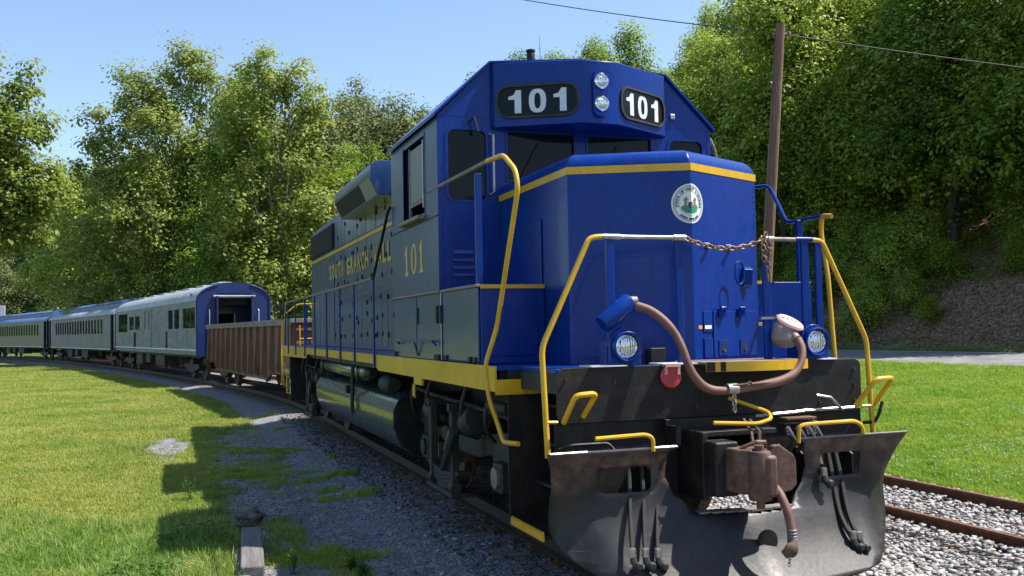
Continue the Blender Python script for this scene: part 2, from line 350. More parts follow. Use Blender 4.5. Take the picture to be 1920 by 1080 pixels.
# ------------------------------------------------------------------ road
def strip(name, d0, d1, s0, s1, step, mat, lift, nd=3, parent=None):
    mb = MB(); S = np.arange(s0, s1+.01, step); vs = []
    for s in S:
        for j in range(nd+1):
            d = d0+(d1-d0)*j/nd; x, y, h = at(s, d); vs.append((x, y, .30+.23*(d-21.4)/7+lift))
    fs = [(i*(nd+1)+j, i*(nd+1)+j+1, (i+1)*(nd+1)+j+1, (i+1)*(nd+1)+j) for i in range(len(S)-1) for j in range(nd)]
    mb.add(vs, fs); return mb.build(name, mat, parent)
M['asphalt'] = surf('old_asphalt', (.1, .1, .105), (.17, .167, .165), .8, .8, .95, 0, .3, .004, bscale=30, c3=(.22, .21, .2))
rd = strip('road', 21.5, 28.3, -30, 190, 2, 'asphalt', .03); tag(rd, kind='structure')
strip('edge_line', 21.72, 21.86, -30, 190, 2, 'white', .036, 1, rd)
strip('edge_line', 27.9, 28.02, -30, 190, 2, 'white', .036, 1, rd)
# ------------------------------------------------------------------ tracks
def rail_mb(path_d, s0, s1, zt):
    prof = [(-.036, 0), (.036, 0), (.036, -.03), (.009, -.045), (.009, -.125), (.07, -.145), (.07, -.165), (-.07, -.165), (-.07, -.145), (-.009, -.125), (-.009, -.045), (-.036, -.03)]
    mb = MB(); S = np.concatenate([np.arange(s0, 17, 2.2), np.arange(17, s1, 1.5)]) if s0 < 17 else np.arange(s0, s1, 1.5)
    vs = []
    for s in S:
        for (px, pz) in prof:
            x, y, h = at(s, path_d+px); vs.append((x, y, zt+pz))
    n = len(prof); fs = [(i*n+k, i*n+(k+1) % n, (i+1)*n+(k+1) % n, (i+1)*n+k) for i in range(len(S)-1) for k in range(n)]
    return mb.add(vs, fs)
tie_src = None
def track(name, d, zt, s0, s1, tiez, label_seed):
    global tie_src
    root = bpy.data.objects.new(name, None); COL.objects.link(root); tag(root, kind='structure')
    rr = random.Random(label_seed)
    for sgn in (-.755, .755):
        rail_mb(d+sgn, s0, s1, zt).build('rail', 'rail' if d > 1 else 'rail_dark', root, 0, 30)
    if tie_src is None:
        mb = MB(); mb.box(-1.29, 1.29, -.11, .11, -.09, .09); o = mb.build('tie', 'tie', root, .012); tie_src = o
        pl = MB(); pl.box(-.17, .17, -.09, .09, 0, .016); pl.cyl((-.11, .05, 0), (-.11, .05, .045), .014, 6); pl.cyl((.11, -.05, 0), (.11, -.05, .045), .014, 6); tie_src['pl'] = 1
        global plate_me
        po = pl.build('tie_plate', 'rail', root, .003); plate_me = po.data
        bpy.data.objects.remove(po); first = o
    else: first = None
    s = s0+.3; k = 0
    while s < min(s1, 46) and k < 95:
        x, y, h = at(s, d)
        o = first if first else share(tie_src, 'tie', root, (0, 0, 0))
        if not first:
            mo = o.modifiers.new('bevel', 'BEVEL'); mo.width = .012; mo.segments = 2
        first = None
        o.location = (x+rr.uniform(-.04, .04), y, tiez-.09+rr.uniform(-.012, .006)); o.rotation_euler = (0, rr.uniform(-.006, .006), h+rr.uniform(-.03, .03))
        if s < 14:
            for sgn in (-.755, .755):
                q = bpy.data.objects.new('tie_plate', plate_me); COL.objects.link(q); q.parent = o; q.location = (sgn, 0, .09)
        s += .54+rr.uniform(-.03, .03); k += 1
    return root
track('railway_track', 0, 0, -5.5, 120, -.17, 3)
track('siding_track', X2, -.2198, -5.5, 120, -.385, 4)
# ------------------------------------------------------------------ stones
def rocks(name, X, Y, Z, size, mat, seed, label=None, flatz=.7):
    r = np.random.RandomState(seed); n = len(X)
    cube = np.array([(x, y, z) for x in (-1, 1) for y in (-1, 1) for z in (-1, 1)], float)
    V = cube[None]*(r.uniform(.45, 1.0, (n, 8, 3)))
    V = V*np.stack([size*r.uniform(.6, 1.2, n), size*r.uniform(.6, 1.2, n), size*r.uniform(.35, .9, n)*flatz], -1)[:, None, :]
    a = r.uniform(0, 6.28, n); t = r.uniform(-.6, .6, n)
    c, s = np.cos(t)[:, None], np.sin(t)[:, None]; y_, z_ = V[..., 1]*c-V[..., 2]*s, V[..., 1]*s+V[..., 2]*c; V[..., 1], V[..., 2] = y_, z_
    c, s = np.cos(a)[:, None], np.sin(a)[:, None]; x_, y_ = V[..., 0]*c-V[..., 1]*s, V[..., 0]*s+V[..., 1]*c; V[..., 0], V[..., 1] = x_, y_
    V += np.stack([X, Y, Z], -1)[:, None, :]
    q = np.array([(0, 1, 3, 2), (4, 6, 7, 5), (0, 4, 5, 1), (2, 3, 7, 6), (0, 2, 6, 4), (1, 5, 7, 3)])
    Q = (q[None]+(np.arange(n)*8)[:, None, None]).reshape(-1, 4)
    me = bpy.data.meshes.new(name); fast_mesh(me, V.reshape(-1, 3), Q, mat)
    o = bpy.data.objects.new(name, me); COL.objects.link(o); tag(o, label, 'gravel', kind='stuff'); return o
def mat_stone(name, stops, rough=.85):
    m, nt, b = nodes(name); g = N(nt, 'NewGeometry'); r = ramp(nt, g.outputs['Random Per Island'], stops)
    n = noise(nt, 30, 4, objco(nt)); mx = N(nt, 'MixRGB', blend_type='MULTIPLY'); mx.inputs[0].default_value = .5
    nt.links.new(r.outputs[0], mx.inputs[1]); nt.links.new(n.outputs['Color'], mx.inputs[2]); nt.links.new(mx.outputs[0], b.inputs['Base Color'])
    b.inputs['Roughness'].default_value = rough; return m
M['ballast'] = mat_stone('pale_ballast', [(0, (.2, .19, .185)), (.4, (.4, .385, .37)), (.8, (.56, .54, .52)), (1, (.3, .2, .15))])
M['grit'] = mat_stone('grey_grit', [(0, (.12, .12, .13)), (.5, (.21, .212, .225)), (.93, (.36, .36, .37)), (1, (.5, .49, .47))])
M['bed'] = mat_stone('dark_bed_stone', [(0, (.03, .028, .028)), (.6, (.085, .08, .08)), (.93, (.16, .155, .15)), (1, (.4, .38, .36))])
r = np.random.RandomState(3)
n = 30000; Y = -5.5+r.beta(1.1, 2.0, n)*19; X = r.uniform(1.15, 6.15, n)
keep = ~(np.abs(np.abs(X-X2)-.755) < .07)
X, Y = X[keep], Y[keep]; Z = ground_z(X, Y)+r.uniform(0, .03, len(X))+np.where(np.abs(X-X2) < 1.25, .06, 0)
ok = ~((np.abs(X-X2) < 1.25) & (r.uniform(0, 1, len(X)) < .1)); X, Y, Z = X[ok], Y[ok], Z[ok]
rocks('ballast_stones', X, Y, Z, r.uniform(.018, .042, len(X)), M['ballast'], 5, 'pale grey crushed ballast stones around the rusty siding rails')
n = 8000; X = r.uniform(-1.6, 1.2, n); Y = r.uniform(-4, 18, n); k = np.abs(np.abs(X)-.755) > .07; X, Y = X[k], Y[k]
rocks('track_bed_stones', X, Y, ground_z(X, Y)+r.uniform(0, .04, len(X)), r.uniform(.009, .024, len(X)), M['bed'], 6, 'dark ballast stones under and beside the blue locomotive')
n = 85000; X = r.uniform(-5.2, -1.2, n); Y = -3.5+r.beta(1, 1.9, n)*21
g = gravel_mask(X, Y, X); k = r.uniform(0, 1, n) < np.clip((g-.3)*2, 0, 1)*.6; X, Y = X[k], Y[k]
sz = r.uniform(.005, .013, len(X)); sz = np.where(r.uniform(0, 1, len(X)) < .03, r.uniform(.02, .04, len(X)), sz)
rocks('gravel_chips', X, Y, ground_z(X, Y)+.002, sz, M['grit'], 7, 'fine grey gravel in the shade left of the locomotive')
# ------------------------------------------------------------------ grass
def mat_leaf(name, stops, trans=.35, patch=None, rough=.55, pscale=.5):
    m, nt, b = nodes(name); L = nt.links.new
    g = N(nt, 'NewGeometry'); oi = N(nt, 'ObjectInfo')
    mth = N(nt, 'Math', operation='MULTIPLY_ADD'); L(oi.outputs['Random'], mth.inputs[0]); mth.inputs[1].default_value = .45
    m2 = N(nt, 'Math', operation='MULTIPLY'); L(g.outputs['Random Per Island'], m2.inputs[0]); m2.inputs[1].default_value = .55; L(m2.outputs[0], mth.inputs[2])
    r = ramp(nt, mth.outputs[0], stops); out = r.outputs[0]
    if patch:
        n = noise(nt, pscale, 3, g.outputs['Position']); mr = N(nt, 'MapRange'); L(n.outputs['Fac'], mr.inputs[0]); mr.inputs[1].default_value = .42; mr.inputs[2].default_value = .62
        mx = N(nt, 'MixRGB', blend_type='MULTIPLY'); L(mr.outputs[0], mx.inputs[0]); L(out, mx.inputs[1]); mx.inputs[2].default_value = (*patch, 1); out = mx.outputs[0]
    L(out, b.inputs['Base Color']); b.inputs['Roughness'].default_value = rough; b.inputs['Specular IOR Level'].default_value = .3
    tr = N(nt, 'BsdfTranslucent'); L(out, tr.inputs[0]); ms = N(nt, 'MixShader'); ms.inputs[0].default_value = trans
    L(b.outputs[0], ms.inputs[1]); L(tr.outputs[0], ms.inputs[2]); L(ms.outputs[0], nt.nodes['Material Output'].inputs[0]); return m
M['grass_left'] = mat_leaf('dry_lawn_grass', [(.05, (.16, .2, .02)), (.4, (.28, .33, .035)), (.75, (.43, .44, .11)), (.95, (.58, .53, .27))], .35, (.62, .8, .6))
M['grass_rough'] = mat_leaf('rough_verge_grass', [(.05, (.07, .13, .012)), (.4, (.17, .26, .025)), (.75, (.33, .4, .08)), (.95, (.6, .55, .3))], .4, (.6, .8, .6))
M['grass_right'] = mat_leaf('green_lawn_grass', [(.05, (.09, .2, .008)), (.4, (.25, .36, .03)), (.8, (.37, .46, .05)), (.97, (.52, .55, .22))], .4, (.72, .9, .7))
M['weed'] = mat_leaf('weed_leaf', [(.1, (.05, .13, .015)), (.6, (.1, .22, .03)), (.95, (.2, .32, .06))], .4)
M['clover'] = mat_leaf('clover_flower', [(0, (.55, .56, .5)), (1, (.72, .72, .66))], .2)
def tuft(name, seed, nb, h, wd, spread, mat, lean=.5):
    r = random.Random(seed); mb = MB()
    for _ in range(nb):
        a = r.uniform(0, 6.28); d = spread*math.sqrt(r.random()); x, y = d*math.cos(a), d*math.sin(a)
        b_ = r.uniform(0, 6.28); ln = r.uniform(.1, lean); hh = h*r.uniform(.5, 1.15); w_ = wd*r.uniform(.6, 1.2)
        ux, uy = math.cos(b_), math.sin(b_); px, py = -uy*w_, ux*w_
        m1 = (x+ux*ln*hh*.4, y+uy*ln*hh*.4, hh*.6); tp = (x+ux*ln*hh*1.25, y+uy*ln*hh*1.25, hh*(1-.3*ln))
        mb.add([(x-px, y-py, -.02), (x+px, y+py, -.02), (m1[0]+px*.8, m1[1]+py*.8, m1[2]), (m1[0]-px*.8, m1[1]-py*.8, m1[2]), tp], [(0, 1, 2, 3), (3, 2, 4)])
    me = bpy.data.meshes.new(name); me.from_pydata(mb.v, [], mb.f); me.materials.append(M[mat])
    return bpy.data.objects.new(name, me)
def scatter(name, X, Y, Z, S, src, seed, label, cat, tilt=.12):
    r = np.random.RandomState(seed); n = len(X)
    me = bpy.data.meshes.new(name); me.vertices.add(n); me.vertices.foreach_set('co', np.stack([X, Y, Z], -1).astype(np.float32).ravel())
    a = me.attributes.new('rot', 'FLOAT_VECTOR', 'POINT'); a.data.foreach_set('vector', np.stack([r.normal(0, tilt, n), r.normal(0, tilt, n), r.uniform(0, 6.28, n)], -1).astype(np.float32).ravel())
    a = me.attributes.new('scl', 'FLOAT', 'POINT'); a.data.foreach_set('value', S.astype(np.float32))
    o = bpy.data.objects.new(name, me); COL.objects.link(o)
    g = bpy.data.node_groups.new(name, 'GeometryNodeTree')
    g.interface.new_socket('Geometry', in_out='INPUT', socket_type='NodeSocketGeometry'); g.interface.new_socket('Geometry', in_out='OUTPUT', socket_type='NodeSocketGeometry')
    gi = g.nodes.new('NodeGroupInput'); gq = g.nodes.new('NodeGroupOutput'); ip = g.nodes.new('GeometryNodeInstanceOnPoints'); oi = g.nodes.new('GeometryNodeObjectInfo'); oi.inputs['Object'].default_value = src
    oi.inputs['As Instance'].default_value = True
    na = g.nodes.new('GeometryNodeInputNamedAttribute'); na.data_type = 'FLOAT_VECTOR'; na.inputs['Name'].default_value = 'rot'
    nb_ = g.nodes.new('GeometryNodeInputNamedAttribute'); nb_.data_type = 'FLOAT'; nb_.inputs['Name'].default_value = 'scl'
    L = g.links.new; L(gi.outputs[0], ip.inputs['Points']); L(oi.outputs['Geometry'], ip.inputs['Instance'])
    L(na.outputs['Attribute'], ip.inputs['Rotation']); L(nb_.outputs['Attribute'], ip.inputs['Scale']); L(ip.outputs[0], gq.inputs[0])
    mo = o.modifiers.new('scatter', 'NODES'); mo.node_group = g
    return tag(o, label, cat, kind='stuff')
def cone(n, r0, r1, a0, a1, seed, p=1.0):
    """points spread over the sector in front of the camera, thinning with distance"""
    r = np.random.RandomState(seed); R = (r0**p+(r1**p-r0**p)*r.uniform(0, 1, n))**(1/p); A = np.radians(r.uniform(a0, a1, n))
    return CX+R*np.sin(A), CY+R*np.cos(A), R, r
tl = tuft('grass_tuft', 1, 34, .075, .0035, .11, 'grass_left', .9); tl2 = tuft('long_grass_tuft', 2, 26, .2, .0045, .09, 'grass_rough', .9)
tr_ = tuft('green_tuft', 3, 34, .1, .004, .13, 'grass_right', .8)
X, Y, R, r = cone(150000, 5.5, 75, -22, 18, 21, .75); D, S_ = lateral(X, Y)
g = gravel_mask(X, Y, D); k = (D < -2.2) & (r.uniform(0, 1, len(X)) > np.clip(g*1.25-.12, 0, .985))
X, Y, R = X[k], Y[k], R[k]; Z = ground_z(X, Y)
scatter('lawn_grass', X, Y, Z, r.uniform(.6, 1.15, len(X))*(1+np.clip(R-14, 0, 60)*.03), tl, 1, 'yellow green mown grass left of the train', 'grass')
X, Y, R, r = cone(16000, 6, 14, -20, 8, 22, 1.3); D, S_ = lateral(X, Y); g = gravel_mask(X, Y, D)
k = (D < -3.2) & (g < .4) & ((sn(X, Y, 1.3, 8) > .15) | (Y+X*.4 < 3.6)); X, Y = X[k], Y[k]
scatter('long_grass', X, Y, ground_z(X, Y), r.uniform(.5, 1.1, len(X)), tl2, 2, 'longer rough grass along the edge of the gravel', 'grass')
X, Y, R, r = cone(125000, 8, 70, 6, 56, 23, .85); D, S_ = lateral(X, Y); k = (D > 6.0) & (D < 21.5); X, Y, R = X[k], Y[k], R[k]
scatter('roadside_grass', X, Y, ground_z(X, Y), r.uniform(.6, 1.2, len(X))*(1+np.clip(R-12, 0, 40)*.03), tr_, 3, 'bright green grass between the siding and the road', 'grass')
# clover heads
def clover():
    mb = MB(); mb.tube([(0, 0, 0), (.004, 0, .07)], .0016, 4); mb.lathe((.004, 0, .065), (0, 0, 1), [(.004, 0), (.012, .008), (.009, .018), (.002, .022)], 6)
    me = bpy.data.meshes.new('clover_head'); me.from_pydata(mb.v, [], mb.f); me.materials.append(M['clover']); return bpy.data.objects.new('clover_head', me)
X, Y, R, r = cone(5000, 10, 34, 24, 52, 24, 1.0); D, S_ = lateral(X, Y); k = (D > 6.3) & (D < 21) & (sn(X, Y, .55, 31) > .12); X, Y = X[k], Y[k]
scatter('clover_flowers', X, Y, ground_z(X, Y)+.03, r.uniform(.7, 1.15, len(X)), clover(), 4, 'small white clover flowers in the roadside grass', 'flowers')
# sparse grass in the gravel
X, Y, R, r = cone(16000, 6, 26, -14, 12, 25, 1.0); D, S_ = lateral(X, Y); g = gravel_mask(X, Y, D)
k = (D < -1.5) & (D > -4) & (g > .25) & (sn(X, Y, 1.9, 41) > .45); X, Y = X[k], Y[k]
scatter('gravel_grass', X, Y, ground_z(X, Y), r.uniform(.4, .9, len(X)), tr_, 5, 'sparse green grass growing through the shaded gravel', 'grass')

# ================================================================== TREES
def leaves(C, r, nper, cr, leaf, up_bias=.5, flat=.8, O=None):
    """C cluster centres (n,3); returns quad verts"""
    n = len(C)*nper; c = np.repeat(C, nper, 0); sc_ = np.repeat(r.uniform(.55, 1.25, len(C)), nper)[:, None]
    P = c+np.clip(r.normal(0, 1, (n, 3)), -2, 2)*np.array([cr, cr, cr*flat])*sc_
    nrm = r.normal(0, .62, (n, 3)); nrm[:, 2] = np.abs(nrm[:, 2])+up_bias
    if O is not None:
        q = P-np.repeat(O, nper, 0); q /= np.linalg.norm(q, axis=1)[:, None]+1e-6; w2 = P-c; w2 /= np.linalg.norm(w2, axis=1)[:, None]+1e-6; nrm += q*.55+w2*.75
    nrm = nrm; nrm /= np.linalg.norm(nrm, axis=1)[:, None]
    t = r.normal(0, 1, (n, 3)); t -= nrm*(t*nrm).sum(1)[:, None]; t /= np.linalg.norm(t, axis=1)[:, None]; b_ = np.cross(nrm, t)
    L = leaf*r.uniform(.6, 1.3, n)[:, None]
    return np.stack([P-t*L*.5, P+b_*L*.33+t*L*.05, P+t*L*.55, P-b_*L*.33+t*L*.05], 1)
def blob_pts(blobs, n, r, shell=2.4, lump=.18):
    vol = np.array([b[3]*b[4]*b[5] for b in blobs])**.72; ch = r.choice(len(blobs), n, p=vol/vol.sum()); B = np.array(blobs)[ch]
    d = r.normal(0, 1, (n, 3)); d /= np.linalg.norm(d, axis=1)[:, None]; rad = r.uniform(0, 1, n)**(1/shell)
    k = 1+lump*np.sin(d[:, 0]*5+B[:, 0]*3)*np.cos(d[:, 2]*6+B[:, 1]*2)
    return B[:, :3]+d*B[:, 3:]*(rad*k)[:, None], B[:, :3]
def make_crown(name, seed, blobs, ncl, nper, cr, leaf, mat):
    r = np.random.RandomState(seed); C, O = blob_pts(blobs, ncl, r); V = leaves(C, r, nper, cr, leaf, O=O)
    me = bpy.data.meshes.new(name); fast_mesh(me, V.reshape(-1, 3), np.arange(len(V)*4).reshape(-1, 4), M[mat]); return me, C
def make_trunk(name, seed, H, r0, C, nl, mat, lean=(0, 0), fork=.35):
    r = random.Random(seed); mb = MB(); P = []
    for i in range(9):
        t = i/8; P.append((lean[0]*t*t+math.sin(t*5+seed)*.12*H/18, lean[1]*t*t+math.cos(t*4+seed)*.1*H/18, H*.86*t-.3))
    mb.tube(P, [r0*(1.35 if i == 0 else 1)*(1-.86*i/8) for i in range(9)], 9)
    idx = [r.randrange(len(C)) for _ in range(nl)]
    for q in idx:
        c = C[q]; tb = max(.12, min(.8, c[2]/H-.22+r.uniform(-.08, .02))); i = int(tb*8); p0 = Vector(P[i]).lerp(Vector(P[min(i+1, 8)]), tb*8-i)
        c = Vector(c); mid = p0.lerp(c, .5)+Vector((0, 0, -.06*(c-p0).length)); rr = r0*(1-.86*tb)*.5
        mb.tube([p0, mid, c], [rr, rr*.6, rr*.15], 5)
    me = bpy.data.meshes.new(name); me.from_pydata(mb.v, [], mb.f); me.materials.append(M[mat])
    me.polygons.foreach_set('use_smooth', [True]*len(me.polygons)); return me
M['leaf_a'] = mat_leaf('sycamore_leaf', [(.05, (.09, .14, .02)), (.4, (.2, .265, .035)), (.75, (.34, .39, .08)), (.97, (.52, .53, .2))], .5, (.75, .8, .72), .5, .35)
M['leaf_b'] = mat_leaf('forest_leaf', [(.05, (.06, .12, .015)), (.4, (.19, .29, .03)), (.75, (.37, .46, .065)), (.97, (.6, .62, .18))], .52, (.72, .78, .7), .5, .22)
M['leaf_y'] = mat_leaf('light_leaf', [(.05, (.12, .18, .016)), (.45, (.25, .33, .026)), (.8, (.37, .43, .07)), (.97, (.5, .52, .16))], .48, (.6, .68, .5), .5, .3)
M['leaf_far'] = mat_leaf('haze_tinted_leaf', [(.05, (.11, .14, .045)), (.5, (.18, .215, .065)), (.95, (.27, .29, .1))], .35, (.7, .75, .75), .6, .12)  # distance haze put into the leaf colour
M['bark'] = surf('brown_bark', (.03, .024, .019), (.085, .07, .056), 3, .85, .95, 0, 1, .03, bscale=14, stretch=(4, 4, .6))
M['bark_mid'] = surf('dead_stick_bark', (.08, .06, .045), (.17, .13, .1), 3, .85, .95)
M['bark_pale'] = surf('mottled_pale_bark', (.09, .08, .06), (.22, .2, .165), 1.8, .8, .95, 0, .6, .015, c3=(.36, .34, .29))
# forest kinds: shared meshes
KINDS = []
def kind_(seed, H, Rr, z0, ncl, nper, cr, leaf, mat, name, nb=7):
    r = np.random.RandomState(seed); blobs = []
    for i in range(nb):
        t = (i+.5)/nb; z = z0+(H-z0)*(.08+.86*t); w_ = Rr*math.sin(math.pi*min(.97, .22+.74*t))**.7; a = r.uniform(0, 6.28); q = Rr*.42*r.uniform(.3, 1)*(1-t*.5)
        blobs.append((q*math.cos(a), q*math.sin(a), z, w_*.78, w_*.78, (H-z0)/nb*1.15))
    cm, C = make_crown(name+'_crown', seed, blobs, ncl, nper, cr, leaf, mat); tm = make_trunk(name+'_trunk', seed, H, .24*H/16, C, 16, 'bark')
    KINDS.append((cm, tm, H))
kind_(31, 17, 4.2, 2.8, 350, 78, .55, .24, 'leaf_b', 'broadleaf_a')
kind_(32, 15, 4.4, 1.6, 350, 78, .55, .24, 'leaf_y', 'broadleaf_b')
kind_(33, 20, 4.6, 4.0, 400, 78, .55, .24, 'leaf_b', 'broadleaf_c')
kind_(34, 13, 3.4, 1.0, 270, 78, .5, .23, 'leaf_b', 'broadleaf_d')
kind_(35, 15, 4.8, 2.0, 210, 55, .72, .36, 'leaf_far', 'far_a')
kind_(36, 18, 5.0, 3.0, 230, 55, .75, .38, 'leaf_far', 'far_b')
kind_(37, 3.2, 1.9, .0, 110, 60, .3, .13, 'leaf_b', 'bush_a', 3)
kind_(38, 2.4, 1.6, .0, 80, 60, .28, .12, 'leaf_y', 'bush_b', 3)
def place(kind, x, y, scale, rz, name, label, cat, group=None, sx=1., sink=.25, z=None):
    cm, tm, H = KINDS[kind]; t = thing(name, label, cat, (x, y, (gz(x, y) if z is None else z)-sink), rz, group); t.scale = (scale*sx, scale*sx, scale)
    share(tm, 'trunk', t, (0, 0, 0)); share(cm, 'crown', t, (0, 0, 0)); return t
rf = random.Random(99)
GROUPF = 'broadleaf trees of the hillside forest behind the road'
lab_near = 'broadleaf tree in the dense forest wall across the road, right of the locomotive'
lab_mid = 'broadleaf tree on the wooded hillside showing above and left of the locomotive hood'
lab_far = 'hazy grey green tree on the far wooded hillside'
cnt = 0
for row, d in enumerate([34.6, 37.4, 40.4, 44.5, 49.5, 55, 60.5, 66.5]):
    st = 4.6 if row < 3 else 5.6 if row < 5 else 6.6
    s = -4.
    while s < 250:
        s += st*rf.uniform(.75, 1.25)
        if s > 110 and rf.random() < .35: continue
        dd = d+rf.uniform(-1.6, 1.6); x, y, h = at(s, dd); dx, dy = x-CX, y-CY; R = math.hypot(dx, dy); A = math.degrees(math.atan2(dx, dy)-yaw)
        if A > 33 or A < -30 or R > 260: continue
        if -9 < A < 7 and R < 60 and row > 0: continue          # wholly behind the locomotive
        far = R > 120
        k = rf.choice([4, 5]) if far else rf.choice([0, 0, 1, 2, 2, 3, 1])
        if row == 0 and k == 2: k = 3
        scl = rf.uniform(.85, 1.2)*(1.12 if far else 1.0)*(.9 if 50 < s < 92 else 1)
        lab = lab_far if far else (lab_near if A > 4 else lab_mid)
        place(k, x, y, scl, rf.uniform(0, 6.28), 'tree', lab, 'tree', GROUPF if not far else 'far hillside trees', sx=rf.uniform(.9, 1.15)); cnt += 1
print('forest trees', cnt)
for i in range(46):  # unseen trees added for the coach window and hood reflections
    s = 120+i*5.2; d = [34, 41, 48][i % 3]+rf.uniform(-2, 2); x, y, h = at(s, d)
    if math.degrees(math.atan2(x-CX, y-CY)-yaw) > -29: continue
    place(rf.choice([4, 5]), x, y, rf.uniform(.9, 1.25), rf.uniform(0, 6), 'tree', 'unseen grey green tree on the left hillside, added for reflections', 'tree', 'unseen hillside trees added for reflections')
# broad leaved weeds in the shade at the lower left
rw = np.random.RandomState(79); n = 420; X = rw.uniform(-4.75, -3.5, n); Y = rw.uniform(1.6, 4.3, n); kk = (X+.32*(4.3-Y) < -3.4) & (sn(X, Y, 2.2, 73) > -.35) & (X > -4.1-.3*(4.3-Y)); X, Y = X[kk], Y[kk]
V = leaves(np.stack([X, Y, ground_z(X, Y)+.1], -1), rw, 34, .075, .05, up_bias=.8, flat=.8)
me = bpy.data.meshes.new('verge_weeds'); fast_mesh(me, V.reshape(-1, 3), np.arange(len(V)*4).reshape(-1, 4), M['weed']); vw = bpy.data.objects.new('verge_weeds', me); COL.objects.link(vw); tag(vw, 'dark broad leaved weeds in the shade at the lower left corner', 'weeds', kind='stuff')
# bank bushes
for i in range(165):
    s = rf.uniform(2, 60) if i < 125 else rf.uniform(60, 130); d = rf.uniform(29.7, 33.5) if i % 2 else rf.uniform(32, 37); x, y, h = at(s, d)
    place(rf.choice([6, 7]), x, y, rf.uniform(.5, 1.15), rf.uniform(0, 6.28), 'bush', 'low leafy bush on the shaded bank above the road', 'bush', 'bushes on the bank above the road', sink=.1)
# low undergrowth on the bank
ru = np.random.RandomState(78); n = 2100; us = 1+ru.beta(1, 1.4, n)*80; ud = 29.3+9*ru.uniform(0, 1, n); kk = sn(us, ud, .5, 72) > -.1; us, ud = us[kk], ud[kk]
P3 = np.array([at(a, b_)[:2] for a, b_ in zip(us, ud)]); uz = ground_z(P3[:, 0], P3[:, 1])
V = leaves(np.stack([P3[:, 0], P3[:, 1], uz+.16], -1), ru, 46, .4, .14, up_bias=.6, flat=.5)
me = bpy.data.meshes.new('undergrowth'); fast_mesh(me, V.reshape(-1, 3), np.arange(len(V)*4).reshape(-1, 4), M['leaf_y']); ug = bpy.data.objects.new('undergrowth', me); COL.objects.link(ug); tag(ug, 'low green undergrowth creeping over the brown bank behind the road', 'undergrowth', kind='stuff')
# dead litter on the bank: fallen leaves and sticks
M['litter'] = mat_stone('fallen_leaves', [(0, (.07, .04, .02)), (.35, (.22, .135, .075)), (.7, (.42, .27, .165)), (.9, (.6, .43, .3)), (1, (.14, .2, .04))], .9)
rl = np.random.RandomState(77); n = 70000; ls = 1+rl.beta(1, 1.5, n)*75; ld = 28.9+9*rl.uniform(0, 1, n)**1.3; kk = sn(ls, ld, .9, 71) > -.45; ls, ld = ls[kk], ld[kk]
P2 = np.array([at(a, b_)[:2] for a, b_ in zip(ls, ld)]); lz = ground_z(P2[:, 0], P2[:, 1])
V = leaves(np.stack([P2[:, 0], P2[:, 1], lz+.03], -1), rl, 1, .03, .11, up_bias=1.0)
me = bpy.data.meshes.new('leaf_litter'); fast_mesh(me, V.reshape(-1, 3), np.arange(len(V)*4).reshape(-1, 4), M['litter']); ll = bpy.data.objects.new('leaf_litter', me); COL.objects.link(ll); tag(ll, 'brown fallen leaves covering the bank behind the road', 'leaf litter', kind='stuff')
mb = MB(); rr = random.Random(5)
for i in range(300):
    s = rr.uniform(2, 60); d = rr.uniform(29.2, 35); x, y, h = at(s, d); z = gz(x, y)+.05; L_ = rr.uniform(.4, 2.2); a = rr.uniform(0, 6.28); e = rr.uniform(-.1, .5)
    mb.tube([(x, y, z), (x+L_*math.cos(a)*.5, y+L_*math.sin(a)*.5, z+L_*e*.6+.05), (x+L_*math.cos(a), y+L_*math.sin(a), z+L_*e)], [.016, .012, .005], 4)
tag(mb.build('fallen_branches', 'bark_mid'), 'pale dead branches and sticks littering the bank', 'branches', kind='stuff')
# ------------------------------------------------------------------ tall trees beyond the coaches and at left
def ray_pos(px, D):
    """point on the ground in the direction of a photo column at depth D"""
    lat = (px-960)/1816.5*D; return CX+D*math.sin(yaw)+lat*math.cos(yaw), CY+D*math.cos(yaw)-lat*math.sin(yaw)
def hero(name, label, px, D, H, blobs, ncl, nper, cr, leaf, mat, bark, r0, seed, lean=(0, 0), nl=40):
    D0 = D
    while px > 50 and lateral([ray_pos(px, D)[0]], [ray_pos(px, D)[1]])[0][0] < 7.5: D += 1
    x, y = ray_pos(px, D); k_ = D/D0; t = thing(name, label, 'tree', (x, y, gz(x, y)-.2))
    cm, C = make_crown('crown', seed, blobs, ncl, nper, cr, leaf, mat)
    tm = make_trunk('trunk', seed, H, r0, C, nl, bark, lean)
    t.scale = (1.06*k_,)*3
    share(tm, 'trunk', t, (0, 0, 0)); share(cm, 'crown', t, (0, 0, 0)); return t
# axes: camera right in world
RX, RY = math.cos(yaw), -math.sin(yaw)
def B(u, z, r1, rz, v=0.):
    return (u*RX+v*math.sin(yaw), u*RY+v*math.cos(yaw), z, r1, r1, rz)
hero('sycamore_tree', 'tallest pale-barked tree with an open crown, rising behind the silver baggage coach', 352, 64, 20.8,
     [B(0, 18.4, 1.7, 2.0), B(-2.6, 16.6, 2.2, 2.2), B(-5.2, 14.8, 1.5, 1.8), B(2.6, 16.6, 2.3, 2.6), B(-.5, 14, 3, 2.6, -1), B(-4.6, 11.8, 2.6, 1.9), B(3.4, 12.6, 2.6, 2.4), B(-1.5, 9.5, 3.6, 2.6, -1.5), B(-5.5, 7.5, 2.8, 2.4), B(2.2, 8, 3, 3), B(-1, 4.6, 4, 2.6), B(-5, 4, 3, 2.4)],
     820, 72, .42, .23, 'leaf_a', 'bark_pale', .36, 51, (1.0, 0), 60)
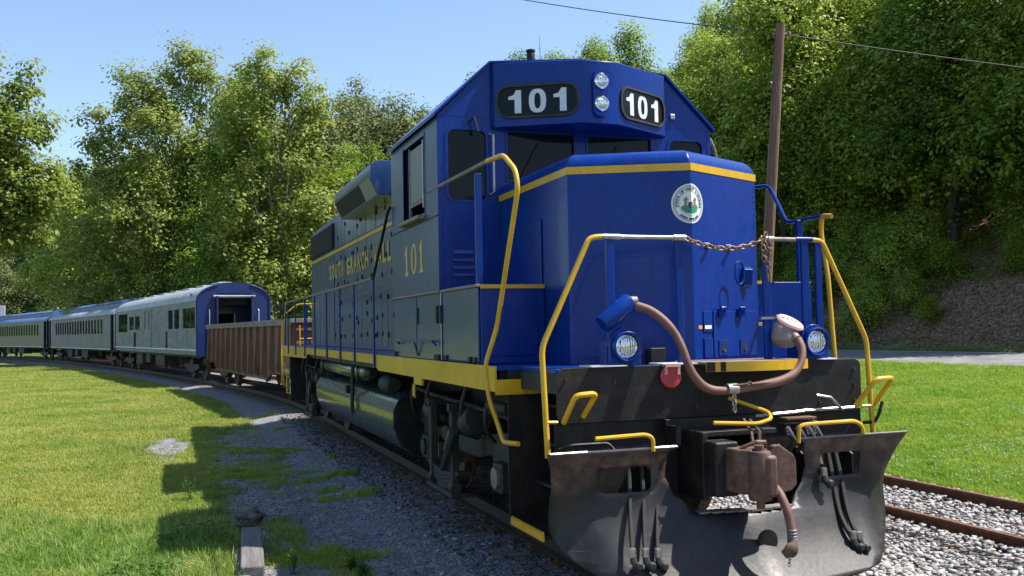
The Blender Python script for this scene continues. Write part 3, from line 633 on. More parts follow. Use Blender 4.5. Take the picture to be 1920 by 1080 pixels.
hero('sycamore_tree', 'second tall tree with upright dense crown, just left of the locomotive hood', 520, 62, 19.8,
     [B(-.6, 17.6, 1.7, 2.2), B(1.6, 16.8, 1.6, 2.3), B(-2.6, 15.6, 1.6, 2), B(2.4, 14, 1.4, 2.2), B(0, 13, 2.7, 3), B(-1.4, 9.5, 3, 3), B(1.8, 9.4, 2.5, 3), B(0, 5.2, 3.6, 3.4), B(3.2, 5, 2.4, 3)],
     620, 70, .42, .23, 'leaf_a', 'bark_pale', .32, 52, (.6, 0), 40)
hero('sycamore_tree', 'large leafy tree at the left edge of the picture', -108, 52, 19.,
     [B(.4, 15.4, 2.4, 2.2), B(2.9, 12.6, 2.4, 2.6), B(-2.0, 12, 3, 3), B(3.7, 9.8, 2.2, 1.9), B(0, 8.4, 3, 2.4), B(3.3, 7.9, 1.9, 1.3), B(4.2, 15.8, .55, .5), B(3.6, 14.9, .6, .5), B(1.8, 16.4, 1.2, 1.2)],
     560, 70, .4, .25, 'leaf_a', 'bark_pale', .4, 53, (-1.5, 0), 9)
hero('maple_tree', 'dense dark green tree between the left edge tree and the tallest tree', 190, 72, 15.6,
     [B(2.2, 13.4, 2.2, 2), B(-1, 12.4, 2, 1.8), B(-3, 11.6, 1.8, 1.5), B(0, 9.6, 3.6, 2.6), B(-2.4, 6.4, 3.2, 2.8), B(2.4, 6, 3.2, 3), B(0, 3, 4, 2.4)],
     520, 70, .45, .24, 'leaf_b', 'bark', .3, 54)
hero('maple_tree', 'rounded yellow green tree tucked behind the second tall tree beside the hood', 622, 78, 15.5,
     [B(0, 12.6, 2.4, 2.4), B(2.6, 10.6, 2.4, 2.4), B(-2, 9.5, 2.6, 2.6), B(1, 6, 4, 3), B(-1, 3, 4, 2.4)], 480, 70, .46, .24, 'leaf_y', 'bark', .28, 55)
hero('maple_tree', 'bright leafy tree low behind the tallest tree trunk', 440, 74, 12.5,
     [B(0, 10, 2.6, 2.2), B(2.2, 7, 2.6, 2.4), B(-2.2, 7, 2.6, 2.4), B(0, 3.4, 4, 2.6)], 420, 70, .46, .24, 'leaf_b', 'bark', .28, 56)
for i, (px, D, k, sc_) in enumerate([(-60, 70, 0, 1), (-90, 60, 2, 1), (60, 150, 4, .85), (110, 150, 5, .75), (10, 150, 5, .8), (150, 140, 4, .95), (80, 175, 4, 1.0), (30, 180, 5, 1.0), (130, 190, 4, 1.1), (200, 170, 5, 1.1), (-30, 165, 4, 1), (240, 110, 0, .9), (290, 96, 1, .95), (560, 88, 2, .95), (600, 100, 0, 1.05), (660, 95, 1, 1.0), (700, 84, 3, 1.0), (500, 90, 0, .9), (400, 92, 2, .85), (340, 100, 0, 1), (745, 80, 1, .95), (690, 110, 0, 1.1)]):
    x, y = ray_pos(px, D); far = k in (4, 5); dl, sl_ = lateral([x], [y])
    if dl[0] < 7: x += 8-dl[0]
    place(k, x, y, sc_, i*1.3, 'tree', 'hazy grey green tree in the distance behind the coaches' if far else 'broadleaf tree in the row filling in behind the coaches', 'tree', 'distant trees behind the coaches' if far else 'trees filling in behind the coaches')
for i in range(34):
    px = -40+i*19+rf.uniform(-8, 8); D = rf.uniform(62, 70) if px > 90 else rf.uniform(84, 100); x, y = ray_pos(px, D); dl, sl_ = lateral([x], [y])
    if dl[0] < 5: continue
    place(rf.choice([6, 7, 7]), x, y, rf.uniform(.9, 1.5)*(1.3 if px < 90 else 1), rf.uniform(0, 6), 'bush', 'yellow green bush in the undergrowth behind the coaches', 'bush', 'undergrowth bushes behind the coaches', sink=.1)
# unseen trees added left of the field for the locomotive's gloss to mirror
for i, (x, y) in enumerate([(-112, 10), (-118, 34), (-108, 52), (-115, 76), (-104, 96), (-120, 118), (-116, -16)]):
    place([0, 2, 1][i % 3], x, y, 1.0+.1*(i % 2), i*.9, 'tree', 'unseen broadleaf tree added far left of the grass field for reflections', 'tree', 'unseen trees left of the field, added for reflections')
# dead tree on the skyline
t = thing('dead_tree', 'bare leafless tree poking above the forest skyline right of the cab', 'tree', (*ray_pos(1392, 88), 18.)); mb = MB(); rr = random.Random(8)
mb.tube([(0, 0, -6), (.2, 0, 2), (.1, .1, 7)], [.18, .12, .03], 6)
for i in range(26):
    z = rr.uniform(0, 6); a = rr.uniform(0, 6.28); L_ = rr.uniform(1, 2.6)*(1-z/9)
    p = Vector((.15, 0, z)); q = p+Vector((math.cos(a)*L_, math.sin(a)*L_, L_*.8)); mb.tube([p, p.lerp(q, .5)+Vector((0, 0, -.1)), q], [.04, .025, .01], 4)
    for j in range(3):
        b_ = a+rr.uniform(-.9, .9); s0 = p.lerp(q, rr.uniform(.4, .9)); mb.tube([s0, s0+Vector((math.cos(b_)*.6, math.sin(b_)*.6, .6))], [.016, .006], 3)
mb.build('trunk', 'bark_pale', t)
# ================================================================== LOCOMOTIVE (x across, y rearwards from the front plate, z above rail head)
loco = thing('locomotive', 'dark blue diesel locomotive numbered 101 with yellow stripes and a black snow plow', 'locomotive')
P = loco
def bent(v): return .344+.4845*abs(v)          # nose front surface as seen from above
# --- frame and deck
mb = MB(); mb.box(-1.5, 1.5, .95, 17.0, 1.42, 1.57); mb.box(-1.35, 1.35, .03, .95, 1.42, 1.57); mb.box(-.45, .45, .5, 16.6, .95, 1.42)
mb.build('underframe', 'under', P)
mb = MB(); mb.box(-1.55, 1.55, .86, 17.08, 1.572, 1.607); mb.box(-1.37, 1.37, .026, .859, 1.572, 1.607); mb.build('deck', 'blue', P, .004)
for sx in (-1, 1):
    out = [(.86, 1.61), (17.1, 1.61), (17.1, 1.36), (12.78, 1.40), (12.55, 1.487), (5.86, 1.487), (5.62, 1.41), (3.68, 1.405), (3.67, 1.33), (3.32, 1.33), (3.31, 1.405), (.86, 1.40)]
    mb = MB(); mb.prism(out, 'x', sx*1.553, sx*1.575); sill = mb.build('side_sill', 'yellow', P, .003)
    m2 = MB(); m2.tube([(sx*1.582, 3.62, 1.33), (sx*1.585, 3.62, 1.25), (sx*1.6, 3.55, 1.2)], .018, 6); m2.build('jacking_hook', 'yellow', sill)
    mb = MB(); mb.box(sx*1.57, sx*1.0, .84, .858, 1.375, 1.50); mb.build('step_riser', 'yellow', P, .002)
    mb = MB(); mb.box(sx*1.46, sx*.9, .862, .88, .34, 1.6); mb.build('stepwell_panel', 'black', P, .003)
    for i, z in enumerate((.36, .68, 1.0, 1.3)):
        xa = 1.45 if i == 0 else 1.3-.04*i
        mb = MB(); mb.box(sx*xa, sx*(xa-.28), .1, .83, z-.025, z); st = mb.build('step', 'black', P, .003)
        if i == 0:
            m2 = MB(); m2.box(sx*(xa+.002), sx*(xa+.016), .1, .83, z-.035, z+.012)
            for k in range(22): y = .105+k*.033; m2.prism([(y, z+.012), (y+.03, z+.012), (y+.015, z+.035)], 'x', sx*(xa+.002), sx*(xa+.012))
            m2.build('serrated_edge', 'yellow', st)
    # rear steps
    mb = MB(); mb.box(sx*1.48, sx*.9, 16.2, 16.22, .34, 1.4); mb.build('stepwell_panel', 'black', P)
    for z in (.36, .7, 1.05): mb = MB(); mb.box(sx*1.45, sx*1.1, 16.25, 16.95, z-.02, z); mb.build('step', 'black', P)
# --- front end plate (rounded top corners), pilot plate and pocket
mb = MB(); mb.prism(rrect(-1.37, 1.37, 1.2, 1.615, .07), 'y', 0, .025); pl = mb.build('end_plate', 'black', P, .004)
mb = MB()
for x, z in [(-1.3, 1.27), (-1.3, 1.53), (1.3, 1.27), (1.3, 1.53), (1.3, 1.40), (-.9, 1.5), (.62, 1.5), (-.2, 1.28), (.2, 1.28), (.95, 1.27)]: mb.cyl((x, -.012, z), (x, .0, z), .014, 8)
mb.build('bolt', 'under', pl)
mb = MB(); mb.box(-1.38, -.36, .03, .05, .45, 1.198); mb.box(.36, 1.38, .03, .05, .45, 1.198); mb.box(-.36, .36, .03, .05, 1.08, 1.198); mb.build('pilot_plate', 'black', P, .003)
mb = MB(); mb.box(-.355, -.31, -.35, .5, .62, 1.12); mb.box(.31, .355, -.1, .5, .62, 1.12); mb.box(-.31, .31, -.32, .5, 1.08, 1.12); mb.box(-.31, .31, -.1, .5, .6, .64); mb.box(-.31, .31, .3, .34, .64, 1.08)
mb.build('coupler_pocket', 'black', P, .006)
mb = MB(); mb.box(-.5, .42, -.06, -.002, 1.09, 1.2); mb.box(-.5, -.46, -.22, -.06, 1.02, 1.16); mb.build('pocket_lip', 'black', P, .005)
# yellow nosed centre platform
n_ = 14; prof = [(-.2+.92*i/n_, -.16-.1*math.sin(math.pi*i/n_)) for i in range(n_+1)]
mb = MB(); mb.prism(prof+[(.72, .33), (-.2, .33)], 'z', 1.612, 1.632); cp = mb.build('crossover_platform', 'rim_grey', P, .003)
mb = MB()
fr0 = [(x, y-.002) for x, y in prof]; mb.prism([(x, y-.014) for x, y in fr0]+fr0[::-1], 'z', 1.558, 1.634)
mb.build('platform_edge', 'yellow', cp)
mb = MB(); mb.add([(-.202, -.178, 1.56), (-.14, -.2, 1.56), (-.14, -.2, 1.632), (-.202, -.178, 1.632)], [(0, 1, 2, 3)]); mb.add([(-.1, -.213, 1.56), (-.06, -.225, 1.56), (-.06, -.225, 1.632), (-.1, -.213, 1.632)], [(0, 1, 2, 3)]); tag(mb.build('worn_edge_patch', 'black', cp), kind='stuff')
mb = MB(); mb.box(-1.1, -.8, -.03, .2, 1.616, 1.626); mb.box(-.5, -.2, -.05, .2, 1.616, 1.626); mb.box(.95, 1.12, -.02, .2, 1.616, 1.626); mb.build('deck_edge_strip', 'white', P)
# --- nose
def nose_ring(z, ins):
    w_ = .92-ins; f = .344+ins*1.1
    return [(-w_, 2.6, z), (-w_, bent(.92)+ins*.8, z), (0, f, z), (w_, bent(.92)+ins*.8, z), (w_, 2.6, z)]
mb = MB(); zs = [(1.61, 0), (3.24, 0)]+[(3.24+.155*math.sin(math.radians(a)), .13*(1-math.cos(math.radians(a)))) for a in range(10, 91, 10)]
vs = []
for z, i in zs: vs += nose_ring(z+(i*0), i)
fs = [(k*5+j, k*5+j+1, (k+1)*5+j+1, (k+1)*5+j) for k in range(len(zs)-1) for j in range(4)]+[tuple((len(zs)-1)*5+j for j in range(5))]
mb.add(vs, fs); nose = mb.build('nose', 'blue', P, .014, 30)
e = .004
def on_nose(x, z, off=e): return (x, bent(x)-off*1.11, z)
mb = MB(); z0, z1 = 3.205, 3.268
ring = [(-.924, 2.59), (-.924, bent(.92)-.002), (0, .338), (.924, bent(.92)-.002), (.924, 2.59)]
vs = [(x, y, z) for z in (z0, z1) for x, y in ring]; mb.add(vs, [(j, j+1, j+6, j+5) for j in range(4)]); mb.build('nose_stripe', 'yellow', nose)
# nose doors, latches, brackets
def npanel(x0, x1, z0, z1, off, name, mat, par, bev=.004):
    mb = MB(); vs = [on_nose(x, z, o_) for o_ in (off, -.002) for x, z in ((x0, z0), (x1, z0), (x1, z1), (x0, z1))]
    mb.add(vs, [(0, 1, 2, 3), (4, 5, 6, 7), (0, 1, 5, 4), (1, 2, 6, 5), (2, 3, 7, 6), (3, 0, 4, 7)]); return mb.build(name, mat, par, bev)
nd = npanel(.25, .86, 1.64, 2.035, .012, 'nose_door', 'blue', nose)
for x in (.31, .61):
    npanel(x, x+.13, 1.655, 1.79, .02, 'latch_plate', 'blue', nd, .003); npanel(x+.035, x+.095, 1.68, 1.765, .0215, 'latch_recess_shade', 'dark', nd, 0)  # flat dark panel standing in for shade inside the latch recess
    mb = MB(); px, py, _ = on_nose(x+.065, 1.7, .025); mb.cyl((px, py, 1.7), (px, py-.012, 1.7), .012, 8); mb.build('latch_pin', 'steel', nd)
for x in (.35, .62):
    px, py, _ = on_nose(x, 2.05, .02); mb = MB(); mb.box(px-.035, px+.035, py-.03, py+.03, 1.985, 2.055); mb.box(px-.028, px+.028, py-.045, py-.02, 2.04, 2.07); mb.build('hinge', 'blue', nd, .005)
npanel(.12, .235, 1.86, 2.035, .01, 'small_panel', 'blue', nose); npanel(.12, .235, 1.64, 1.81, .012, 'small_panel', 'blue', nose)
npanel(.13, .22, 1.885, 1.915, .0125, 'white_sticker', 'white', nose, 0); npanel(.055, .1, 1.885, 1.915, .005, 'orange_sticker', 'sticker', nose, 0)
px, py, _ = on_nose(.72, 2.33); mb = MB(); mb.prism([(py, 2.23), (py-.04, 2.27), (py-.06, 2.40), (py, 2.43)], 'x', .68, .77); mb.build('flag_bracket', 'blue', nose, .005)
pts = [on_nose(.45+.065*math.cos(a)*(1 if 1 else 0), 2.36+.1*math.sin(a), .05) for a in np.linspace(0, 2*math.pi, 17)]; pts = [(x+.1, y, z) for x, y, z in pts]
mb = MB(); mb.tube(pts, .009, 6); mb.build('lift_ring', 'blue', nose)
for x in (.2, .5):
    px, py, _ = on_nose(x, 2.58); mb = MB(); mb.tube([(px, py+.02, 2.57), (px, py-.05, 2.57), (px, py-.06, 2.61)], .014, 6); mb.tube([(px-.04, py-.01, 2.6), (px+.04, py-.01, 2.6)], .012, 6); mb.build('chain_hook', 'blue', nose)
mb = MB()
for x, y0, y1, z0, z1 in [(-.925, 1.4, 2.3, 1.75, 2.9)]: mb.box(x-.012, x, y0, y1, z0, z1)
mb.build('side_door', 'blue', nose, .004)
MB().box(-.62, -.50, .42, .52, 1.615, 1.72).build('sand_trap', 'black', P, .01); MB().box(-.42, -.28, .32, .42, 1.615, 1.74).build('sand_trap', 'black', P, .01)
for x in (-.62, .02): npanel(x, x+.006, 1.62, 3.18, .0025, 'weld_seam', 'blue', nose, 0) if x < 0 else None
mb = MB()
for k in range(26):
    z = 1.68+k*.058
    for x in (-.885, .885):
        px, py, _ = on_nose(x, z, .0); mb.lathe((px, py, z), (0, -1, 0), [(.006, 0), (.004, .004), (.0, .005)], 6)
tag(mb.build('rivet', 'blue', nose), kind='stuff')
npanel(-.86, -.30, 1.66, 2.5, .006, 'sandbox_door', 'blue', nose, .004)
# --- seal on the nose crease
sl = thing('x', None, None); bpy.data.objects.remove(sl)
def seal_pt(x, z, off): X = x*.9; return (X, bent(X)-off*1.11, 2.928+z)
def disc(r, off, name, mat, par, rin=None, pts=None):
    mb = MB()
    if pts is not None:
        L_ = [[p for p in pts]]
        vs = [seal_pt(x, z, off) for x, z in pts]; mb.add(vs, [tuple(range(len(vs)))]); return mb.build(name, mat, par, 0, 0)
    n = 48; rs = [0.0001 if rin is None else rin]+[r]
    vs = [seal_pt(q*math.sin(2*math.pi*k/n), q*math.cos(2*math.pi*k/n), off) for q in rs for k in range(n)]
    mb.add(vs, [(k, (k+1) % n, n+(k+1) % n, n+k) for k in range(n)]); return mb.build(name, mat, par, 0, 0)
seal = disc(.166, .005, 'state_seal', 'seal_white', nose)
disc(.154, .0062, 'seal_ring', 'seal_grey', seal, .143); disc(.104, .0062, 'seal_ring', 'seal_grey', seal, .100); disc(.140, .0062, 'seal_ring', 'seal_dark', seal, .1385)
def ring_text(s, rad, size, a0, a1, outward, mat, name):
    mb = MB(); n = len(s)
    for i, ch in enumerate(s):
        if ch == ' ': continue
        vs, fs = text2d(ch, size, .0011, 'CENTER'); a = math.radians(a0+(a1-a0)*i/(n-1)); out = []
        for x, y in vs:
            if outward: rr_ = rad+y; al = a+x/rad
            else: rr_ = rad-y; al = a-x/rad
            out.append(seal_pt(rr_*math.sin(al), rr_*math.cos(al), .0075))
        mb.add(out, fs)
    mb.build(name, mat, seal, 0, 0)
ring_text('STATE OF WEST VIRGINIA', .110, .034, -100, 100, True, 'seal_dark', 'ring_lettering')
ring_text('MONTANI SEMPER LIBERI', .136, .022, 222, 138, False, 'seal_dark', 'ring_lettering')
disc(0, .0068, 'seal_ground', 'seal_green', seal, pts=[(-.09, -.03), (-.06, -.012), (-.02, -.02), (0, -.03), (0, -.085), (-.045, -.078), (-.08, -.055)])
disc(0, .0068, 'seal_ground', 'seal_green', seal, pts=[(0, -.03), (.03, -.015), (.07, -.005), (.088, -.03), (.07, -.065), (.03, -.082), (0, -.085)])
disc(0, .0074, 'seal_rock', 'seal_dark', seal, pts=[(-.026, -.035), (-.028, .006), (0, .014), (0, -.04)]); disc(0, .0074, 'seal_rock', 'seal_brown', seal, pts=[(0, -.02), (0, .016), (.022, .01), (.028, -.02)])
for sx in (-1, 1):
    c = sx*.048; disc(0, .0076, 'seal_figure', 'seal_brown', seal, pts=[(c-.008, -.028), (c-.012, .022), (c-.024, .03), (c-.006, .045), (c+.004, .062), (c+.012, .045), (c+.024, .036), (c+.012, .02), (c+.01, -.028)])
    disc(0, .0078, 'seal_star', 'seal_dark', seal, pts=[(sx*.122+.005*math.cos(t), -.022+.005*math.sin(t)) for t in np.linspace(0, 5.4, 7)])
disc(0, .0079, 'seal_cross', 'seal_brown', seal, pts=[(-.03, .016), (-.028, .019), (.03, .027), (.03, .023)])
# --- battery boxes and air compartment under the cab (flush with the deck edge)
def boxy(name, x0, x1, y0, y1, z0, z1, mat, par, bev=.006): return MB().box(min(x0, x1), max(x0, x1), min(y0, y1), max(y0, y1), min(z0, z1), max(z0, z1)).build(name, mat, par, bev)
bbL = boxy('battery_box', -1.52, -.925, 1.362, 2.585, 1.612, 2.30, 'blue', P); bbR = boxy('battery_box', .925, 1.56, .88, 2.585, 1.612, 2.30, 'blue', P)
boxy('top_edge', -1.525, -.925, 1.345, 1.362, 2.272, 2.308, 'yellow', bbL, .002); boxy('top_edge', .925, 1.1, .86, .878, 2.28, 2.308, 'yellow', bbR, .002); boxy('top_edge', .925, 1.0, .86, .878, 1.9, 1.93, 'yellow', bbR, .002)
boxy('side_door', -1.54, -1.522, 1.40, 2.56, 1.63, 2.285, 'blue_side', bbL, .004); boxy('top_trim', -1.56, -1.50, 1.362, 2.56, 2.287, 2.312, 'grey', bbL, .004)
boxy('front_panel', -1.45, -1.0, 1.352, 1.361, 1.68, 2.1, 'blue', bbL, .003)
for z in (1.62,):
    for y in (1.45, 1.6, 2.4): boxy('hinge', -1.56, -1.54, y, y+.07, z, z+.05, 'under', bbL, .004)
cab = None
# cab shell with openings
def wall(L0, L1, z0, z1, holes, fn, th, name, mat, par, top=None):
    """sheet wall with rectangular openings; fn(u, z, t) -> point"""
    U = sorted(set([L0, L1]+[h[0] for h in holes]+[h[1] for h in holes])); Z = sorted(set([z0, z1]+[h[2] for h in holes]+[h[3] for h in holes])); mb = MB()
    inh = lambda u, z: any(h[0] < u < h[1] and h[2] < z < h[3] for h in holes)
    cells = [[not inh((a+b_)/2, (c+d)/2) for c, d in zip(Z, Z[1:])] for a, b_ in zip(U, U[1:])]
    nz = len(Z); vid = lambda i, j, k: (i*nz+j)*2+k
    vs = [fn(u, z, t) for u in U for z in Z for t in (0, th)]; fs = []
    for i in range(len(U)-1):
        for j in range(len(Z)-1):
            if not cells[i][j]: continue
            for k in (0, 1): fs.append((vid(i, j, k), vid(i+1, j, k), vid(i+1, j+1, k), vid(i, j+1, k)))
            for (di, dj, A, B_) in ((-1, 0, (i, j), (i, j+1)), (1, 0, (i+1, j), (i+1, j+1)), (0, -1, (i, j), (i+1, j)), (0, 1, (i, j+1), (i+1, j+1))):
                a, b_ = i+di, j+dj
                if not (0 <= a < len(U)-1 and 0 <= b_ < len(Z)-1) or not cells[a][b_]: fs.append((vid(*A, 0), vid(*B_, 0), vid(*B_, 1), vid(*A, 1)))
    return mb.add(vs, fs).build(name, mat, par)
yc0, yc1 = 2.6, 4.76
def roofz(x):
    x = abs(x); return 4.72-.06*x/1.0*1.6 if x < 1.0 else 4.624-(x-1.0)*(4.624-4.07)/.56
for sx, mt in ((-1, 'blue_side'), (1, 'blue')):
    wl = wall(yc0+.004, yc1, 2.315, 4.06, [(3.13, 4.1, 3.15, 3.97)], lambda u, z, t, sx=sx: (sx*(1.56-t), u, z), .04, 'cab_side_wall', mt, P)
    if sx < 0: cabside = wl
    boxy('corner_post', sx*1.5625, sx*1.515, 2.594, 2.6035, 2.316, 4.06, 'blue', wl)
    boxy('window_frame', sx*1.565, sx*1.50, 3.10, 3.13, 3.12, 4.0, 'blue', wl, .003); boxy('window_frame', sx*1.565, sx*1.50, 4.10, 4.13, 3.12, 4.0, 'blue', wl, .003)
    sash = boxy('window_sash', sx*1.535, sx*1.52, 3.28, 3.9, 3.32, 3.92, 'frost', wl, .004)
    for a in (3.26, 3.88): boxy('sash_rail', sx*1.545, sx*1.515, a, a+.03, 3.22 if a < 3.5 else 3.15, 3.95, 'steel' if a < 3.5 else 'grey', sash, .003)
    boxy('sash_rail', sx*1.545, sx*1.515, 3.29, 3.88, 3.28, 3.31, 'grey', sash, .003)
    boxy('arm_rest', sx*1.64, sx*1.5, 3.16, 4.1, 3.085, 3.13, 'grey', wl, .012); boxy('belt_seam', sx*1.567, sx*1.561, 2.62, 4.75, 3.055, 3.07, 'under', wl, .001)
air = boxy('air_compartment', -1.545, -.96, 2.60, 4.75, 1.612, 2.30, 'blue_side', P); boxy('air_compartment', .96, 1.56, 2.60, 4.75, 1.612, 2.30, 'blue', P)
boxy('top_trim', -1.575, -1.50, 2.60, 4.74, 2.287, 2.312, 'grey', air, .004); boxy('door_seam', -1.549, -1.5455, 3.62, 3.63, 1.64, 2.28, 'dark', air, 0)
boxy('door_seam', -1.548, -1.5455, 2.6, 2.612, 1.62, 2.29, 'white', air, 0)
for y in (2.72, 2.58, 3.55): boxy('latch', -1.562, -1.546, y, y+.05, 1.98, 2.16, 'under', air, .005)
mb = MB(); mb.tube([(-1.56, 2.75, 1.76), (-1.6, 2.75, 1.80), (-1.6, 4.4, 1.80), (-1.56, 4.4, 1.76)], .012, 6); mb.tube([(-1.55, 3.55, 1.64), (-1.6, 3.55, 1.80)], .01, 6); mb.build('grab_iron', 'blue', air)
for y in (2.66, 2.74, 4.62): boxy('hinge', -1.575, -1.546, y, y+.06, 1.615, 1.67, 'under', air, .004)
# cab front wall pieces
def fn_front(u, z, t): return (u, yc0+t, z)
fr = wall(-1.517, 1.517, 2.315, 4.06, [(-1.45, -1.05, 3.22, 3.93), (1.05, 1.45, 3.22, 3.93), (-.82, -.08, 3.44, 3.93), (.08, .82, 3.44, 3.93)], fn_front, .05, 'cab_front_wall', 'blue', P)
mb = MB(); pr = [(-1.56, 4.0605), (1.56, 4.0605), (1.56, roofz(1.56)), (1.0, roofz(1.0)), (0, roofz(0)), (-1.0, roofz(1.0)), (-1.56, roofz(1.56))]; mb.prism(pr, 'y', 2.6, 2.64); mb.build('cab_gable', 'blue', P, .003); MB().prism(pr, 'y', 4.72, 4.76).build('cab_gable', 'blue', P, .003)
mb = MB(); up_ = [(-1.60, 4.05), (-1.60, 4.085), (-1.01, 4.645), (0, 4.745), (1.01, 4.645), (1.60, 4.085), (1.60, 4.05), (1.0, 4.628), (0, 4.725), (-1.0, 4.628)]
n = 10; ys_ = (2.56, 4.84); vs = [(x, y, z) for y in ys_ for x, z in up_]
mb.add(vs, [(i, (i+1) % n, (i+1) % n+n, i+n) for i in range(n)]+[(0, 1, 2, 9), (2, 3, 8, 9), (3, 4, 7, 8), (4, 5, 6, 7), (10, 11, 12, 19), (12, 13, 18, 19), (13, 14, 17, 18), (14, 15, 16, 17)]); roof = mb.build('cab_roof', 'blue', P)
wall(-1.517, 1.517, 2.315, 4.06, [], lambda u, z, t: (u, yc1-.002-t, z), .04, 'cab_rear_wall', 'blue', P)
boxy('cab_floor', -1.5, 1.5, 2.66, 4.7, 2.32, 2.36, 'dark', P, 0)
for x in (-.8, .8): boxy('cab_seat', x-.22, x+.22, 3.5, 3.95, 2.8, 2.9, 'rubber', P, .03); boxy('seat_backrest', x-.22, x+.22, 3.92, 4.02, 2.9, 3.5, 'rubber', P, .03)
boxy('control_stand', -1.2, -.5, 2.8, 3.05, 2.36, 3.3, 'dark', P, .02)
for nm, (a, b_) in (('cab_door', (-1.45, -1.05)), ('cab_door', (1.05, 1.45))):
    d = bpy.data.objects.new('x', None) if 0 else None
    mb = MB(); mb.prism(rrect(a-.0, b_+.0, 3.22, 3.93, .07), 'y', 2.615, 2.625); dr = mb.build('door_window', 'glass', P)
    o_ = rrect(a-.03, b_+.03, 3.19, 3.96, .1, 5); i_ = rrect(a, b_, 3.22, 3.93, .07, 5); mb = MB(); n = len(o_)
    vs = [(x, 2.592, z) for x, z in o_]+[(x, 2.592, z) for x, z in i_]+[(x, 2.6, z) for x, z in o_]; mb.add(vs, [(k, (k+1) % n, n+(k+1) % n, n+k) for k in range(n)]+[(k, (k+1) % n, 2*n+(k+1) % n, 2*n+k) for k in range(n)]); mb.build('window_gasket', 'blue', dr)
for a, b_ in ((-.82, -.08), (.08, .82)):
    mb = MB(); mb.box(a+.003, b_-.003, 2.625, 2.635, 3.44, 3.93); ws = mb.build('windshield', 'glass', P); mb = MB(); x = a+.14; mb.tube([(x, 2.59, 3.45), (x+.22, 2.585, 3.85)], .006, 5); mb.build('wiper', 'rubber', ws)
    mb = MB()
    for (x0, x1, z0, z1) in ((a-.02, b_+.02, 3.42, 3.44), (a-.02, b_+.02, 3.93, 3.95), (a-.02, a, 3.44, 3.93), (b_, b_+.02, 3.44, 3.93)): mb.box(x0, x1, 2.588, 2.598, z0, z1)
    mb.build('windshield_frame', 'blue', ws)
for i in range(4): z = 2.45+i*.075; mb = MB(); mb.prism([(2.6, z+.04), (2.575, z), (2.6, z)], 'x', -1.41, -1.2); mb.build('louver', 'blue', fr)
mb = MB(); mb.tube([(-1.22, 2.6, 4.02), (-1.2, 2.5, 4.04), (-1.16, 2.5, 3.9)], .013, 6); mb.build('door_lamp', 'under', fr)
mb = MB(); mb.tube([(-1.02, 2.58, 3.9), (-.99, 2.53, 3.88), (-.99, 2.53, 3.3), (-1.02, 2.58, 3.28)], .012, 6); mb.build('door_grab', 'steel', fr)
# number board housing
zb = 3.955
plan = [(-1.0, 2.598), (-.97, 2.535), (-.2, 2.10), (.2, 2.10), (.97, 2.535), (1.0, 2.598)]
def topz(x): return 4.735-.10*abs(x)-(.03 if abs(x) < .5 else .02)
mb = MB(); vs = [(x, y, zb) for x, y in plan]+[(x, y, topz(x)-(.085 if abs(x) < .3 else 0)) for x, y in plan]; n = 6
mb.add(vs, [(i, (i+1) % n, (i+1) % n+n, i+n) for i in range(n)]+[tuple(range(n))]+[(n, n+1, n+2), (n, n+2, n+3, n+5), (n+3, n+4, n+5)])
hb = mb.build('number_board_housing', 'blue', P, .012)
def board(sx, nm):
    A = Vector((sx*.2, 2.10, 0)); Bv = Vector((sx*.97, 2.535, 0)); u = (Bv-A).normalized(); nrm = Vector((u.y*sx, -u.x*sx, 0)); nrm = nrm if nrm.y < 0 else -nrm
    L_ = (Bv-A).length
    def pt(s, z, o): q = A+u*s+nrm*o; return (q.x, q.y, z)
    s0, s1, z0, z1 = .035, L_-.03, 4.035, 4.375
    if sx < 0: s0, s1 = .02, L_-.02
    out = rrect(s0, s1, z0, z1, .13, 6); inn = rrect(s0+.022, s1-.022, z0+.022, z1-.022, .11, 6); n = len(out)
    mb = MB(); vs = [pt(s, z, .001) for s, z in out]+[pt(s, z, .024) for s, z in out]+[pt(s, z, .024) for s, z in inn]+[pt(s, z, .004) for s, z in inn]
    mb.add(vs, [(a*n+k, a*n+(k+1) % n, (a+1)*n+(k+1) % n, (a+1)*n+k) for a in range(3) for k in range(n)]); mb.build('board_rim', 'rubber', hb)
    mb = MB(); mb.add([pt(s, z, .006) for s, z in inn], [tuple(range(n))]); bd = mb.build('number_board', 'board', hb, 0, 0)
    H = .235; zc = 4.205-H/2; cx = (s0+s1)/2
    one = [(.035, 0), (.035, .62), (.0, .62), (.0, .74), (.022, .77), (.04, .83), (.048, 1.0), (.075, 1.0), (.075, 0)]
    one = [(-.01, .6), (-.01, .73), (.055, .79), (.09, 1.0), (.155, 1.0), (.155, 0), (.07, 0), (.07, .6)]
    def digit(pts, x): 
        mb = MB(); mb.add([pt(cx+(x+p[0]*1.0)*(1 if sx > 0 else -1), zc+p[1]*H, .0075) for p in pts], [tuple(range(len(pts)))]); mb.build('digit', 'digit', bd, 0, 0)
    mir = 1
    digit([(p[0]*.8, p[1]) for p in one], -.29)
    digit([(p[0]*.8, p[1]) for p in one], .17)
    n2 = 28; mb = MB(); vs = []
    for (a, b_) in ((.088, .515), (.032, .34)):
        for k in range(n2):
            t = 2*math.pi*k/n2; ce = abs(math.cos(t))**.8*math.copysign(1, math.cos(t)); se = abs(math.sin(t))**.8*math.copysign(1, math.sin(t))
            vs.append(pt(cx+a*ce, zc+H*.5+b_*H*se, .0075))
    mb.add(vs, [(k, (k+1) % n2, n2+(k+1) % n2, n2+k) for k in range(n2)]); mb.build('digit', 'digit', bd, 0, 0)
board(-1, 'l'); board(1, 'r')
hlp = rrect(-.085, .085, 4.02, 4.47, .08, 5); mb = MB(); mb.prism(hlp, 'y', 2.06, 2.10); hp = mb.build('headlight_panel', 'blue', hb, .006)
